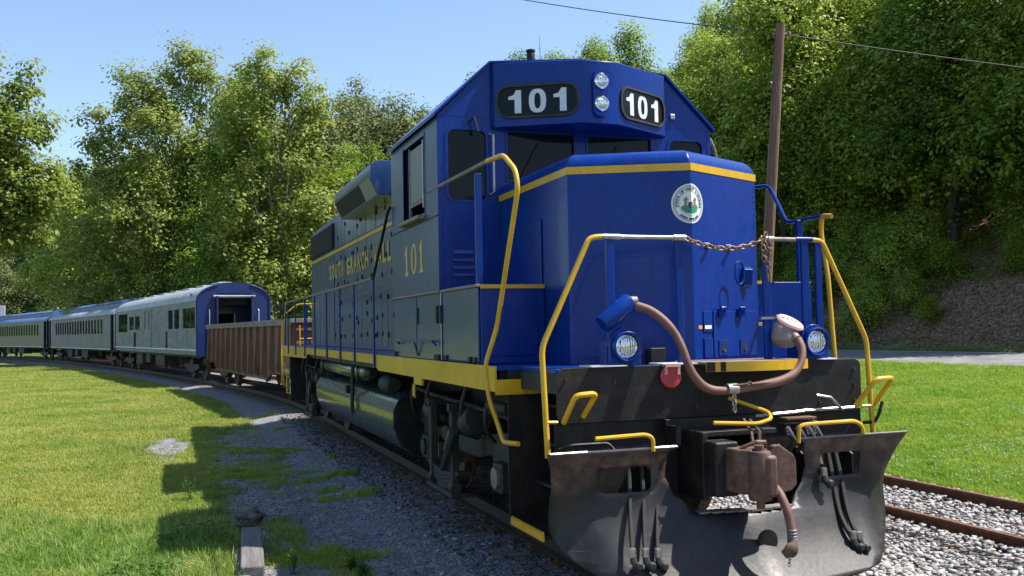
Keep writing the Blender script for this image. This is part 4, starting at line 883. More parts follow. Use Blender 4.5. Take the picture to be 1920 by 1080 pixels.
for z in (4.375, 4.15):
    mb = MB(); mb.lathe((.0, 2.06, z), (0, -1, 0), [(.074, 0), (.078, .02), (.07, .03), (.064, .028), (.05, .0)], 24, False); hl = mb.build('headlight', 'chrome', hb); mb = MB(); mb.lathe((0, 2.045, z), (0, -1, 0), [(.062, 0), (.05, .012), (.025, .019), (.001, .021)], 24); mb.build('lens', 'lens', hl)
mb = MB(); mb.tube([(-.09, 2.05, 4.43), (-.1, 2.02, 4.45), (.0, 2.0, 4.49), (.1, 2.02, 4.45), (.1, 2.03, 4.33)], .007, 6); mb.build('lamp_guard', 'blue', hb)
mb = MB(); mb.lathe((-.43, 2.9, 4.66), (0, 0, 1), [(.055, 0), (.055, .06), (.04, .07), (.045, .09), (.045, .19), (.038, .21), (.05, .215), (.05, .235), (.0, .24)], 16); mb.build('beacon', 'black', roof)
mb = MB(); mb.tube([(-.3, 2.95, 4.68), (-.3, 2.95, 4.74), (-.305, 2.95, 5.07)], [.014, .006, .003], 6); mb.build('antenna', 'steel', roof)
# right hand side of the cab: wind deflector, mirror, grab pipes
mb = MB(); mb.box(1.62, 1.635, 3.0, 3.42, 3.62, 3.95); mr_ = mb.build('mirror', 'glass', P, .02); mb = MB(); mb.tube([(1.57, 3.1, 4.05), (1.72, 3.05, 3.98), (1.82, 3.05, 3.75), (1.84, 3.05, 3.4), (1.58, 3.1, 3.3)], .018, 8, .08); mb.tube([(1.58, 3.0, 4.3), (1.68, 3.0, 4.25), (1.86, 3.0, 3.95), (1.9, 3.0, 3.55), (1.9, 3.0, 3.3)], .02, 8, .1); mb.tube([(1.64, 3.0, 3.9), (1.72, 3.0, 3.9), (1.74, 3.0, 3.6), (1.7, 3.0, 3.4)], .02, 8, .08); mb.build('mirror_bracket', 'grey', P)
boxy('sun_visor', 1.6, 1.86, 3.1, 4.0, 4.0, 4.03, 'blue', P, .005); boxy('wind_deflector', 1.62, 1.84, 4.12, 4.14, 3.1, 3.95, 'blue', P, .005); boxy('visor_strap', 1.66, 1.69, 3.04, 3.06, 3.9, 4.2, 'white', P, .003)
boxy('marker_lamp', 1.06, 1.12, 2.575, 2.598, 4.16, 4.22, 'steel', fr, .01)
# --- long hood
hy0, hy1 = 4.762, 16.4; hx = .955
prof = [(-hx, 1.61), (-hx, 4.16), (-.80, 4.34), (0, 4.39), (.80, 4.34), (hx, 4.16), (hx, 1.61)]
mb = MB(); mb.prism(prof, 'y', hy0, hy1); hood = mb.build('hood', 'blue_side', P, .01)
for sx in (-1, 1):
    nd_ = 19; y = 4.9; dw = .42; rd_ = random.Random(12)
    def hdoor(a, b_, z0, z1):
        t0, t1 = rd_.uniform(.008, .017), rd_.uniform(.008, .017)
        vs = [(sx*(hx+t), yy, zz) for yy, t in ((a, 0), (b_, 0), (b_, t1), (a, t0)) for zz in (z0, z1)]
        return MB().add(vs, [(0, 1, 3, 2), (2, 3, 5, 4), (4, 5, 7, 6), (6, 7, 1, 0), (0, 2, 4, 6), (1, 3, 5, 7)]).build('hood_door', 'blue_side', hood, .003)
    for k in range(nd_):
        a = y+k*dw
        for (z0, z1) in ((1.66, 2.56), (2.62, 3.46), (3.58, 4.1)):
            d = hdoor(a+.012, a+dw-.012, z0, z1); mb = MB()
            for zz in ((z0+rd_.uniform(.12, .2)), (z1-rd_.uniform(.12, .22)), (z0+z1)/2+rd_.uniform(-.1, .1)):
                if rd_.random() < (.35 if z0 > 3.5 else .7): yy = a+dw-.07 if rd_.random() < .6 else a+.05; mb.box(min(sx*(hx+.010), sx*(hx+.03)), max(sx*(hx+.010), sx*(hx+.03)), yy, yy+.026, zz, zz+.075)
            if mb.v: mb.build('latch', 'under', d)
    boxy('hood_stripe', sx*hx, sx*(hx+.018), 4.8, 16.39, 3.49, 3.545, 'yellow', hood, .001)
    g_ = boxy('radiator_grille', sx*(hx+.001), sx*(hx+.03), 12.98, 16.3, 3.6, 4.12, 'dark', hood, .004)
    mb = MB()
    for k in range(27): y = 13.02+k*.12; mb.box(min(sx*(hx+.031), sx*(hx+.05)), max(sx*(hx+.031), sx*(hx+.05)), y, y+.05, 3.62, 4.10)
    tag(mb.build('shutter_slat', 'under', g_), kind='stuff')
    for k in range(5): boxy('hood_door', sx*hx, sx*(hx+.016), 13.0+k*.66, 13.6+k*.66, 1.66, 3.45, 'blue_side', hood)
# gold lettering on the left side (reads towards the front)
def side_text(s, ya, yb, z0, z1, X, name, par, off=.006, mat='gold'):
    vs, fs = text2d(s, 1, off); xs_ = [v[0] for v in vs]; ys_ = [v[1] for v in vs]; a, b_ = min(xs_), max(xs_); c, d = min(ys_), max(ys_)
    mb = MB(); mb.add([(X, ya+(yb-ya)*(x-a)/(b_-a), z0+(z1-z0)*(y-c)/(d-c)) for x, y in vs], fs); return mb.build(name, mat, par, 0, 0)
def word(s, y, h, z0, cw, X, par, mat='gold'):
    for ch in s:
        if ch != ' ':
            w_ = .3 if ch == 'I' else 1
            side_text(ch, y, y-cw*.78*w_, z0, z0+h, X, 'letter', par, .032, mat)
            mb = MB()                                        # small serifs
            mb.box(X-.0005, X+.0005, y-.06, y+.02, z0, z0+.022) if ch in 'HRANLYVEB' else None
            if mb.v: mb.build('serif', mat, par)
        y -= cw
    return y
lt = MB().box(-hx-.0175, -hx-.0172, 13.6, 13.601, 3.0, 3.001).build('lettering', 'gold', hood)
word('SOUTH BRANCH VALLEY', 13.5, .31, 2.97, .358, -hx-.021, lt)
def serif101(X, y0, y1, z0, z1, par):
    L_ = abs(y1-y0); H = z1-z0; d = -1
    def one(yc):
        mb = MB(); w_ = .035; pts = [(yc+w_*2.2, z0), (yc+w_*2.2, z0+.03), (yc+w_, z0+.045), (yc+w_, z1-.09), (yc+w_*2.4, z1-.12), (yc+w_*2.4, z1-.085), (yc+w_*.4, z1), (yc-w_, z1), (yc-w_, z0+.045), (yc-w_*2.2, z0+.03), (yc-w_*2.2, z0)]
        mb.prism(pts, 'x', X, X-.002); mb.build('digit', 'gold', par, 0, 0)
    one(y0-.09); one(y1+.09); mb = MB(); n = 28; c = (y0+y1)/2
    vs = [(X-.001, c+a*math.cos(2*math.pi*k/n), (z0+z1)/2+b_*math.sin(2*math.pi*k/n)) for a, b_ in ((.13, H/2), (.062, H/2-.035)) for k in range(n)]
    mb.add(vs, [(k, (k+1) % n, n+(k+1) % n, n+k) for k in range(n)]); mb.build('digit', 'gold', par, 0, 0)
serif101(-1.562, 4.08, 3.22, 2.53, 2.87, cabside)
# intake filter bulge behind the cab
for sx in (-1, 1):
    mb = MB(); sec = [(sx*.96, 4.36), (sx*1.28, 4.36), (sx*1.39, 4.30), (sx*1.40, 4.14), (sx*1.28, 3.86), (sx*.96, 3.86)]; mb.prism(sec, 'y', 6.9, 10.1); fb = mb.build('filter_housing', 'blue_side' if sx < 0 else 'blue', P, .008)
    for a in (7.9, 9.0): boxy('housing_seam', sx*1.28, sx*1.402, a, a+.012, 4.29, 4.365, 'under', fb, 0)
    def sl(t, y, o): x = 1.40+(1.28-1.40)*t; z = 4.14+(3.86-4.14)*t; return (sx*(x+.006*o), y, z-.002*o)
    for (ya, yb, m_) in ((6.95, 7.75, 'frost'), (7.85, 10.0, 'dark')):
        mb = MB(); mb.add([sl(.05, ya, 1), sl(.05, yb, 1), sl(.93, yb, 1), sl(.93, ya, 1)], [(0, 1, 2, 3)]); mb.build('filter_screen', m_, fb, 0, 0)
for y in (5.6, 11.0, 13.6, 15.2):
    mb = MB(); mb.lathe((0, y, 4.36), (0, 0, 1), [(.6, 0), (.6, .14), (.56, .17), (.54, .14), (.5, .05), (.0, .05)], 28); mb.build('roof_fan', 'blue', hood)
mb = MB(); mb.box(-.3, .3, 8.6, 9.3, 4.37, 4.52); mb.build('exhaust_stack', 'black', hood, .02)
# --- side handrails
for sx in (-1, 1):
    ys_ = [5.8, 7.25, 8.5, 9.9, 11.35, 12.8, 14.3, 15.7]
    for y in ys_: MB().box(sx*1.60, sx*1.577, y-.03, y+.03, 1.44, 2.6).build('stanchion', 'blue', P, .006)
    mb = MB(); mb.tube([(sx*1.585, 4.72, 3.4), (sx*1.60, 4.78, 3.36), (sx*1.60, 5.72, 2.62), (sx*1.59, 5.85, 2.6)], .02, 8, .05); mb.build('door_handrail', 'black', P)
    mb = MB(); mb.tube([(sx*1.59, 5.85, 2.6), (sx*1.59, 15.7, 2.6)], .019, 8); mb.build('handrail', 'grey', P)
    mb = MB(); mb.tube([(sx*1.59, 15.7, 2.6), (sx*1.59, 16.1, 2.6), (sx*1.57, 16.6, 2.1), (sx*1.57, 16.75, 1.6), (sx*1.57, 16.85, .7), (sx*1.5, 16.9, .6)], .014, 8, .12); mb.build('rear_handrail', 'yellow', P)
    mb = MB(); mb.tube([(sx*1.57, 17.12, 2.3), (sx*1.57, 17.3, 1.6), (sx*1.57, 17.25, .7)], .014, 8, .12); mb.tube([(sx*.3, 17.15, 2.6), (sx*1.2, 17.15, 2.6), (sx*1.57, 17.12, 2.3)], .014, 8, .1); mb.build('rear_handrail', 'yellow', P)
    for x in (.5, 1.0, 1.5): MB().box(sx*(x-.02), sx*(x+.02), 17.08, 17.12, 1.6, 2.6).build('stanchion', 'blue', P)
# --- front handrails: rear pair of the step wells
hr = [(-1.5, 1.19, 3.362), (-1.5, .62, 3.33), (-1.5, .40, 3.05), (-1.5, 1.02, 1.9), (-1.575, 1.14, 1.59), (-1.5, 1.0, 1.15), (-1.5, .91, .98), (-1.5, .5, 1.01)]
hr = [(-1.5, 1.19, 3.362), (-1.5, .75, 3.34), (-1.5, .46, 3.17), (-1.5, .41, 3.02), (-1.5, 1.0, 1.92), (-1.58, 1.08, 1.62), (-1.58, 1.0, 1.35), (-1.5, .97, 1.08), (-1.5, .87, .985), (-1.5, .52, 1.01)]
MB().tube(hr, .021, 10, .07).build('step_handrail', 'yellow', P)
MB().tube([(-1.56, 2.97, 3.345), (-1.5, 1.19, 3.362)], .019, 8).build('cab_handrail', 'grey', P)
MB().box(-1.53, -1.47, 1.44, 1.48, 1.6, 3.3).build('stanchion', 'blue', P, .008)
MB().tube([(1.5, 1.7, 3.3), (1.5, 1.42, 3.28), (1.5, 1.15, 2.88), (1.5, .62, 2.885)], .019, 8, .08).build('cab_handrail', 'blue', P)
MB().tube([(1.5, .48, 2.87), (1.5, .62, 2.89), (1.5, .64, 2.75), (1.5, .56, 2.33), (1.5, .5, 1.6), (1.5, .5, 1.0)], .022, 10, .06).build('step_handrail', 'yellow', P)
MB().box(1.44, 1.5, .9, .94, 1.6, 2.88).build('stanchion', 'blue', P, .006)
# front pair and the end rails
for sx in (-1, 1):
    hp_ = MB().tube([(sx*.96, .05, 2.61), (sx*1.06, .05, 2.60), (sx*1.47, .04, 1.77), (sx*1.46, -.02, .96)], .022, 10, .07).build('end_handrail', 'yellow', P)
    MB().tube([(sx*1.46, -.01, 1.22), (sx*1.37, .0, 1.215)], .013, 6).build('rail_clip', 'yellow', hp_)
    xi = -.25 if sx < 0 else .49
    r_ = MB().tube([(xi, .05, 2.61), (sx*.97, .05, 2.61)], .018, 10).build('end_rail', 'steel' if sx < 0 else 'grey', P)
    MB().tube([(xi-.02*sx, .05, 2.61), (xi+sx*.09, .05, 2.61)], .026, 10).build('rail_socket', 'steel', r_); MB().tube([(sx*.80, .05, 2.61), (sx*.95, .05, 2.61)], .024, 10).build('rail_socket', 'steel' if sx < 0 else 'blue', r_)
for x, w_ in ((-.89, .035), (-.29, .03), (.51, .035), (.885, .035), (1.015, .03)): MB().box(x-w_, x+w_, .035, .075, 1.6, 2.6).build('stanchion', 'blue', P, .012)
# sloping grey side of the crew platform tread plates
boxy('tread_board', -.8, -.33, .02, .04, 1.62, 2.45, 'blue', P, .006) if 0 else None
# --- safety chain
def chain_link(c, t, roll, L_, W_, r, mb):
    t = Vector(t).normalized(); a = t.orthogonal().normalized(); b_ = t.cross(a); s = a*math.cos(roll)+b_*math.sin(roll); c = Vector(c); pts = []
    for k in range(13):
        an = 2*math.pi*k/12; dx = math.cos(an); pts.append(c+t*(L_/2*dx)+s*(W_/2*math.sin(an)*(1.0)))
    mb.tube(pts, r, 5)
def chain(pts, L_, mat, name, par, W_=.028, r=.0048):
    mb = MB(); P_ = [Vector(p) for p in pts]; seg = [(b_-a).length for a, b_ in zip(P_, P_[1:])]; tot = sum(seg); n = max(2, int(tot/(L_*.74))); 
    for k in range(n):
        d = (k+.5)*tot/n; i = 0
        while d > seg[i] and i < len(seg)-1: d -= seg[i]; i += 1
        chain_link(P_[i].lerp(P_[i+1], d/seg[i]), P_[i+1]-P_[i], .4+math.pi/2*(k % 2), L_, W_, r, mb)
    return mb.build(name, mat, par)
cat = [(-.25+.74*t, .03-.02*math.sin(math.pi*t), 2.61-.085*math.sin(math.pi*t)**.9) for t in np.linspace(0, 1, 14)]
chain(cat, .068, 'chain', 'safety_chain', P, .036, .0075)
chain([(.47, .04, 2.63), (.50, .0, 2.5), (.49, .0, 2.33)], .055, 'chain', 'safety_chain', P, .034, .006); chain([(.51, .03, 2.66), (.45, .0, 2.58), (.46, .0, 2.42), (.52, .0, 2.52), (.52, .02, 2.62)], .055, 'chain', 'safety_chain', P, .034, .006)
MB().tube([(.49, 0, 2.32), (.485, -.01, 2.27), (.5, -.01, 2.25), (.51, -.0, 2.3), (.5, .0, 2.36)], .009, 6).build('chain_hook', 'rust', P)
# --- ditch lights
for x, z, fy in ((-.79, 1.765, .02), (.935, 1.765, .02)):
    ln = MB(); out = [(x-.135, 1.60), (x-.135, z+.01)]+[(x-.135*math.cos(a), z+.01+.135*math.sin(a)) for a in np.linspace(.25, math.pi-.25, 9)]+[(x+.135, z+.01), (x+.135, 1.60)]
    ln.prism(out, 'y', fy, fy+.2); dl = ln.build('ditch_light', 'blue', P, .012)
    MB().lathe((x, fy, z), (0, -1, 0), [(.118, 0), (.118, .05), (.11, .055), (.1, .05), (.095, .0)], 28, False).build('lamp_hood', 'blue', dl)
    MB().lathe((x, fy-.008, z), (0, -1, 0), [(.1, 0), (.095, .02), (.084, .024), (.08, .01)], 28, False).build('lamp_rim', 'chrome', dl)
    MB().lathe((x, fy-.02, z), (0, -1, 0), [(.082, 0), (.068, .014), (.035, .024), (.001, .027)], 28).build('lens', 'lens', dl)
# --- MU receptacles with hanging cable
cn = MB().lathe((-.97, .04, 1.935), (.235, 0, .185), [(.0, 0), (.07, .0), (.074, .012), (.074, .28), (.069, .295), (.05, .305), (.0, .307)], 24).build('dummy_receptacle', 'blue', P)
MB().tube([(-.72, .09, 2.02), (-.76, .1, 1.9), (-.76, .12, 1.84)], .012, 6).build('receptacle_bracket', 'blue', cn)
MB().lathe((-.735, .03, 2.11), (.21, 0, .0), [(.0, 0), (.04, .0), (.04, .05), (.0, .052)], 14).build('cable_plug', 'grey', cn)
rc = MB().lathe((.655, .02, 1.90), (-.30, -.25, -.85), [(.0, 0), (.095, 0), (.11, .02), (.105, .12), (.09, .16), (.0, .17)], 20).build('receptacle', 'grey', P)
MB().lathe((.675, -.01, 1.915), (.22, -.5, .85), [(.0, 0), (.112, 0), (.118, .012), (.108, .028), (.0, .034)], 24).build('receptacle_lid', 'pink', rc)
mb = MB()
for k in range(4): mb.tube([(.59+.045*k, .04, 1.985-.01*k), (.61+.04*k, -.03, 1.965-.012*k)], .007, 5)
tag(mb.build('lid_rib', 'pink', rc), kind='stuff'); MB().box(.44, .62, .03, .06, 1.955, 1.975).build('receptacle_bracket', 'steel', rc)
cab_pts = [(-0.7, 0.02, 2.08), (-0.58, -0.04, 2.03), (-0.47, -0.12, 1.91), (-0.41, -0.18, 1.76), (-0.39, -0.22, 1.62), (-0.34, -0.24, 1.51), (-0.24, -0.25, 1.425), (-0.07, -0.26, 1.41), (0.09, -0.26, 1.43), (0.26, -0.26, 1.45), (0.4, -0.26, 1.47), (0.54, -0.25, 1.52), (0.63, -0.22, 1.61), (0.67, -0.18, 1.71), (0.67, -0.12, 1.79)]
rads = [.028, .03, .031, .032, .034, .036, .036, .034, .03, .036, .036, .034, .033, .034, .033, .03]
def smooth_path(pts, it=2):
    P_ = [Vector(p) for p in pts]
    for _ in range(it):
        q = [P_[0]]
        for a, b_ in zip(P_, P_[1:]): q += [a.lerp(b_, .25), a.lerp(b_, .75)]
        P_ = q+[P_[-1]]
    return P_
pp = smooth_path(cab_pts, 2); rr_ = [.0335+.003*math.sin(i*.35) for i in range(len(pp))]
mc = MB().tube(pp, rr_, 12).build('jumper_cable', 'hose', P)
MB().tube([(-.05, -.285, 1.45), (.08, -.29, 1.46), (.1, -.3, 1.475), (.12, -.29, 1.46), (.36, -.28, 1.465)], .012, 6).build('cable_strap', 'rust', mc)
MB().tube([(.665, -.11, 1.79), (.65, -.07, 1.83)], .042, 12).build('cable_plug', 'grey', mc)
MB().lathe((-.08, -.26, 1.425), (1, 0, .02), [(.042, 0), (.045, .01), (.045, .08), (.042, .09)], 12).build('cable_clamp', 'steel', mc)
chain([(-.03, -.28, 1.39), (-.03, -.28, 1.25)], .05, 'steel', 'hanging_chain', mc, .03, .007)
rcap = MB().lathe((-.425, -.005, 1.525), (0, -1, 0), [(.0, 0), (.088, 0), (.092, .014), (.084, .026), (.03, .032), (.0, .033)], 28).build('receptacle_cap', 'red', P)
mb = MB(); mb.box(-.49, -.47, -.05, -.03, 1.54, 1.62); mb.box(-.38, -.36, -.05, -.03, 1.54, 1.62); mb.box(-.49, -.36, -.06, -.005, 1.6, 1.625); mb.build('cap_hinge', 'pink', rcap)
# --- grab irons, uncoupling levers, hoses on the pilot
MB().tube([(-1.33, -.02, 1.21), (-1.29, -.16, 1.42), (-1.12, -.16, 1.43), (-1.17, -.02, 1.25)], .021, 8, .045).build('grab_iron', 'yellow', P)
MB().tube([(1.28, -.02, 1.22), (1.40, -.16, 1.45), (1.60, -.12, 1.45), (1.50, .04, 1.2)], .021, 8, .045).build('grab_iron', 'yellow', P)
MB().tube([(-1.2, -.3, 1.115), (-.80, -.3, 1.125), (-.74, -.3, 1.1), (-.74, -.3, 1.0)], .016, 8, .04).build('grab_iron', 'yellow', P)
MB().tube([(.52, -.3, .99), (.53, -.3, 1.12), (.60, -.3, 1.13), (1.05, -.3, 1.135), (1.12, -.3, 1.1), (1.14, -.3, 1.03)], .016, 8, .04).build('grab_iron', 'yellow', P)
MB().tube([(-.3, -.42, 1.195), (.05, -.46, 1.175), (.2, -.42, 1.2), (.26, -.3, 1.24), (.0, -.15, 1.35)], .015, 8, .05).build('grab_iron', 'yellow', P)
MB().tube([(-1.38, -.04, 1.02), (-1.3, -.08, 1.05), (-1.0, -.08, 1.05), (-.95, -.12, .98)], .012, 6, .03).build('uncoupling_lever', 'black', P)
MB().tube([(.30, -.05, 1.19), (.65, -.05, 1.2), (.78, -.05, 1.21), (1.25, -.05, 1.215)], .014, 6).build('uncoupling_lever', 'steel', P)
MB().tube([(.88, -.06, 1.33), (1.0, -.08, 1.31), (1.1, -.07, 1.22), (1.13, -.05, 1.2)], .012, 6).build('lever_handle', 'steel', P)
MB().tube([(1.38, .0, 1.08), (1.48, -.02, 1.08), (1.50, -.05, 1.15), (1.54, -.05, 1.25)], .016, 6, .03).build('uncoupling_lever', 'black', P)
mu = MB(); mu.box(.52, .80, -.16, -.05, 1.15, 1.17); mu.box(.50, .82, -.15, -.06, 1.12, 1.135); mu = mu.build('hose_manifold', 'rust', P, .004)
for k, x in enumerate((.53, .63, .72, .79)):
    MB().tube(smooth_path([(x, -.1, 1.13), (x, -.18, 1.06), (x+.02, -.22, .98), (x+.0, -.12, .9)], 1), .02, 8).build('hose', 'rubber', mu)
    MB().lathe((x, -.14, 1.09), (0, -.6, -1), [(.024, 0), (.027, .01), (.022, .02), (.027, .03), (.022, .045), (.027, .055), (.024, .07)], 10).build('hose_clamp', 'steel', mu)
def hanging(pts, gl, r=.017):
    h = MB().tube(smooth_path(pts, 2), r, 8).build('air_hose', 'air_hose', P); e_ = Vector(pts[-1])
    MB().lathe(e_+Vector((0, 0, .05)), (0, 0, -1), [(.024, 0), (.028, .02), (.024, .03), (.03, .05), (.024, .07)], 8).build('hose_clamp', 'steel', h)
    mb = MB(); mb.tube([e_, e_+Vector((.0, -.015, -.04)), e_+Vector((gl, -.02, -.09)), e_+Vector((gl*1.3, -.03, -.05))], [.022, .028, .024, .02], 8); mb.lathe(e_+Vector((gl, -.03, -.07)), (0, -1, 0), [(.03, 0), (.034, .012), (.02, .03)], 10); mb.build('gladhand', 'under', h)
hanging([(-.85, -.1, .92), (-.87, -.16, .76), (-.94, -.3, .54), (-.99, -.42, .39), (-1.02, -.49, .31)], .03)
hanging([(-.74, -.1, .92), (-.76, -.16, .75), (-.83, -.3, .53), (-.89, -.42, .37), (-.92, -.49, .30)], .03)
hanging([(-.63, -.1, .92), (-.65, -.16, .75), (-.72, -.3, .52), (-.79, -.42, .37), (-.82, -.49, .29)], .03)
hanging([(1.0, -.1, .9), (.98, -.2, .68), (.93, -.32, .46), (.90, -.43, .33), (.91, -.49, .26)], .04, .021)
hanging([(.93, -.1, .9), (.90, -.2, .68), (.85, -.32, .46), (.83, -.43, .34), (.85, -.49, .27)], .04, .021)
hanging([(.84, -.1, .9), (.80, -.2, .78), (.76, -.28, .73)], .03, .021)
# --- coupler
cpl = MB(); cpl.box(-.13, .13, -.5, .3, .76, .97); cpl.prism([(-.26, -.46), (-.24, -.62), (-.16, -.70), (.0, -.62), (.10, -.5), (.1, -.42)], 'z', .70, 1.02); cpl = cpl.build('coupler_body', 'coupler', P, .02)
MB().lathe((-.10, -.70, .66), (0, 0, 1), [(.0, 0), (.075, .0), (.085, .015), (.085, .335), (.075, .35), (.0, .352)], 20).build('knuckle', 'coupler', cpl)
MB().prism([(-.17, -.64), (-.10, -.80), (-.01, -.80), (.015, -.62), (-.08, -.55)], 'z', .685, .985).build('knuckle_face', 'coupler', cpl, .03, seg=3)
MB().prism([(.02, .99), (.05, 1.035), (.10, 1.04), (.22, .96), (.24, .92), (.24, .74), (.20, .70), (.05, .68), (.02, .72)], 'y', -.66, -.60).build('guard_arm', 'coupler', cpl, .012)
MB().box(.02, .1, -.62, -.4, .72, .98).build('guard_web', 'coupler', cpl, .02)
mb = MB(); mb.cyl((-.1, -.70, 1.005), (-.1, -.70, 1.05), .035, 10); mb.cyl((-.1, -.7, .6), (-.1, -.7, .66), .03, 10); mb.cyl((.05, -.7, .9), (.05, -.66, .9), .02, 8); mb.cyl((.05, -.7, .8), (.05, -.66, .8), .02, 8); mb.build('knuckle_pin', 'coupler', cpl)
mb = MB(); mb.tube([(-.2, -.6, 1.02), (-.1, -.66, 1.07), (.0, -.62, 1.06), (.03, -.58, 1.02)], .016, 6); mb.tube([(-.02, -.5, 1.02), (-.0, -.45, 1.12), (.0, -.35, 1.2)], .014, 6); mb.tube([(.03, -.5, 1.0), (.05, -.48, 1.12), (.02, -.4, 1.2)], .016, 6); mb.build('lock_lifter', 'coupler', cpl)
MB().box(-.34, -.14, -.5, -.2, .66, 1.06).build('coupler_head_block', 'black', P, .02); MB().tube([(.3, -.35, 1.0), (.33, -.36, .93), (.36, -.36, .92)], .01, 6).build('rail_clip', 'steel', P)
h = MB().tube(smooth_path([(.02, -.45, .80), (.06, -.66, .74), (.075, -.76, .60), (.08, -.80, .47), (.07, -.82, .38)], 2), .032, 10).build('brake_hose', 'rubber', P); h.data.materials[0] = M['hose']
mb = MB()
for k in range(4): mb.lathe((.078, -.81, .46-.022*k), (0, 0, -1), [(.035, 0), (.038, .005), (.035, .01)], 12)
mb.build('hose_clamp', 'steel', h)
mb = MB(); mb.tube([(.07, -.82, .38), (.06, -.84, .33), (-.0, -.85, .30), (-.02, -.85, .33)], [.035, .038, .03, .025], 10); mb.lathe((.03, -.85, .33), (0, -1, 0), [(.05, 0), (.055, .02), (.03, .04)], 14); mb.build('gladhand', 'coupler', h)
chain([(.02, -.87, .31), (.0, -.87, .22)], .03, 'steel', 'hanging_chain', h, .02, .004)
# --- plow
def plow_map(x, z):
    ax = abs(x); t = max(0, (z-.62)); y = -.17-.32*t*t*2.2 if z > .62 else -.17-1.05*(.62-z)**1.8
    y -= .26*(1-min(1, ax/1.35))*max(0, min(1, (.95-z)/.5))
    if ax > .98+.5*z: y += (ax-.98-.5*z)*.45*max(0, min(1, (.95-z)/.3))
    return y
def plow():
    bm = bmesh.new()
    hw = [(1.02, 1.57), (.9, 1.52), (.75, 1.485), (.6, 1.485), (.45, 1.49), (.34, 1.45), (.24, 1.36), (.15, 1.22), (.08, 1.02), (.05, .8)]
    nt_ = [(1.02, .52), (.985, .60), (.80, .62), (.68, .56), (.585, .46), (.53, .41), (.52, .36)]
    out = [(-w_, z) for z, w_ in hw]+[(-.4, .035), (0, .03), (.4, .035)]+[(w_, z) for z, w_ in reversed(hw)]
    out += [(w_, z) for z, w_ in nt_]+[(-w_, z) for z, w_ in reversed(nt_)]
    hl = [rrect(-1.13, -.73, .70, .89, .05, 3), rrect(.76, 1.16, .70, .89, .04, 3)]
    edges = []
    for loop in [out]+hl:
        vs = [bm.verts.new((x, 0, z)) for x, z in loop]
        edges += [bm.edges.new((vs[i], vs[(i+1) % len(vs)])) for i in range(len(vs))]
    bmesh.ops.triangle_fill(bm, use_beauty=True, edges=edges)
    for x in np.arange(-1.5, 1.51, .1): bmesh.ops.bisect_plane(bm, geom=bm.verts[:]+bm.edges[:]+bm.faces[:], plane_co=(x+.003, 0, 0), plane_no=(1, 0, 0))
    for z in np.arange(.07, 1.0, .06): bmesh.ops.bisect_plane(bm, geom=bm.verts[:]+bm.edges[:]+bm.faces[:], plane_co=(0, 0, z+.0013), plane_no=(0, 0, 1))
    for v in bm.verts: v.co.y = plow_map(v.co.x, v.co.z)
    bmesh.ops.recalc_face_normals(bm, faces=bm.faces)
    me = bpy.data.meshes.new('snow_plow'); bm.to_mesh(me); bm.free(); me.materials.append(M['plow'])
    me.polygons.foreach_set('use_smooth', [True]*len(me.polygons))
    o = bpy.data.objects.new('snow_plow', me); COL.objects.link(o); o.parent = P; mo = o.modifiers.new('solid', 'SOLIDIFY'); mo.thickness = .016; mo.offset = 0; return o
pw = plow()
for sx in (-1, 1):
    a = 1.57 if sx > 0 else 1.55
    mb = MB(); pts = [(sx*x, plow_map(sx*x, 1.02)-.004, 1.022) for x in np.linspace(.54, a, 9)]; mb.tube(pts, .009, 6); mb.build('top_lip', 'steel' if sx < 0 else 'rim_grey', pw)
mb = MB(); pts = [(x, plow_map(x, .525)-.02, .527) for x in np.linspace(-.4, .4, 9)]
for a, b_ in zip(pts, pts[1:]): mb.box(a[0], b_[0], a[1], a[1]+.10, .523, .537)
mb.build('notch_shelf', 'rim_grey', pw)
mb = MB()
for x in (-1.15, -.7, .7, 1.15): mb.prism([(.02, .95), (.02, .4), (-.14, .5), (-.14, .85)], 'x', x-.01, x+.01)
mb.build('plow_bracket', 'black', pw)
MB().lathe((.04, plow_map(0, .33)-.012, .33), (0, -1, 0), [(.0, 0), (.085, 0), (.085, .012), (.0, .014)], 20).build('hose_rest', 'black', pw)
# --- fuel tank and reservoirs
sec = [(-1.15, .33), (-1.36, .48), (-1.45, .70), (-1.45, .92), (-1.38, 1.05), (-1.2, 1.13), (1.2, 1.13), (1.38, 1.05), (1.45, .92), (1.45, .70), (1.36, .48), (1.15, .33)]
tk = MB().prism(sec, 'y', 5.25, 12.2).build('fuel_tank', 'tank', P, .02)
MB().prism([(x*1.012, z*1.005) for x, z in sec], 'y', 5.23, 5.26).build('tank_end_flange', 'black', tk, .005)
for sx in (-1, 1):
    boxy('tank_gauge', sx*1.45, sx*1.47, 8.2, 8.3, .62, .98, 'black', tk); boxy('fuel_filler', sx*1.40, sx*1.5, 8.5, 8.66, .95, 1.07, 'black', tk, .02)
    MB().lathe((sx*1.28, 7.6, 1.30), (0, 1, 0), [(.0, 0), (.10, .02), (.13, .08), (.13, 4.4), (.1, 4.5), (.0, 4.52)], 20).build('air_reservoir', 'tank', P)
    for y in (8.0, 11.6): boxy('tank_strap', sx*1.13, sx*1.42, y, y+.06, 1.15, 1.45, 'black', P)
    MB().tube([(sx*1.48, 8.0, 1.45), (sx*1.5, 8.0, .7)], .03, 8).build('drain_pipe', 'under', P)
    MB().lathe((sx*1.3, 5.9, 1.2), (0, 1, 0), [(.0, 0), (.09, 0), (.12, .05), (.12, .5), (.0, .52)], 14).build('air_filter', 'under', P)
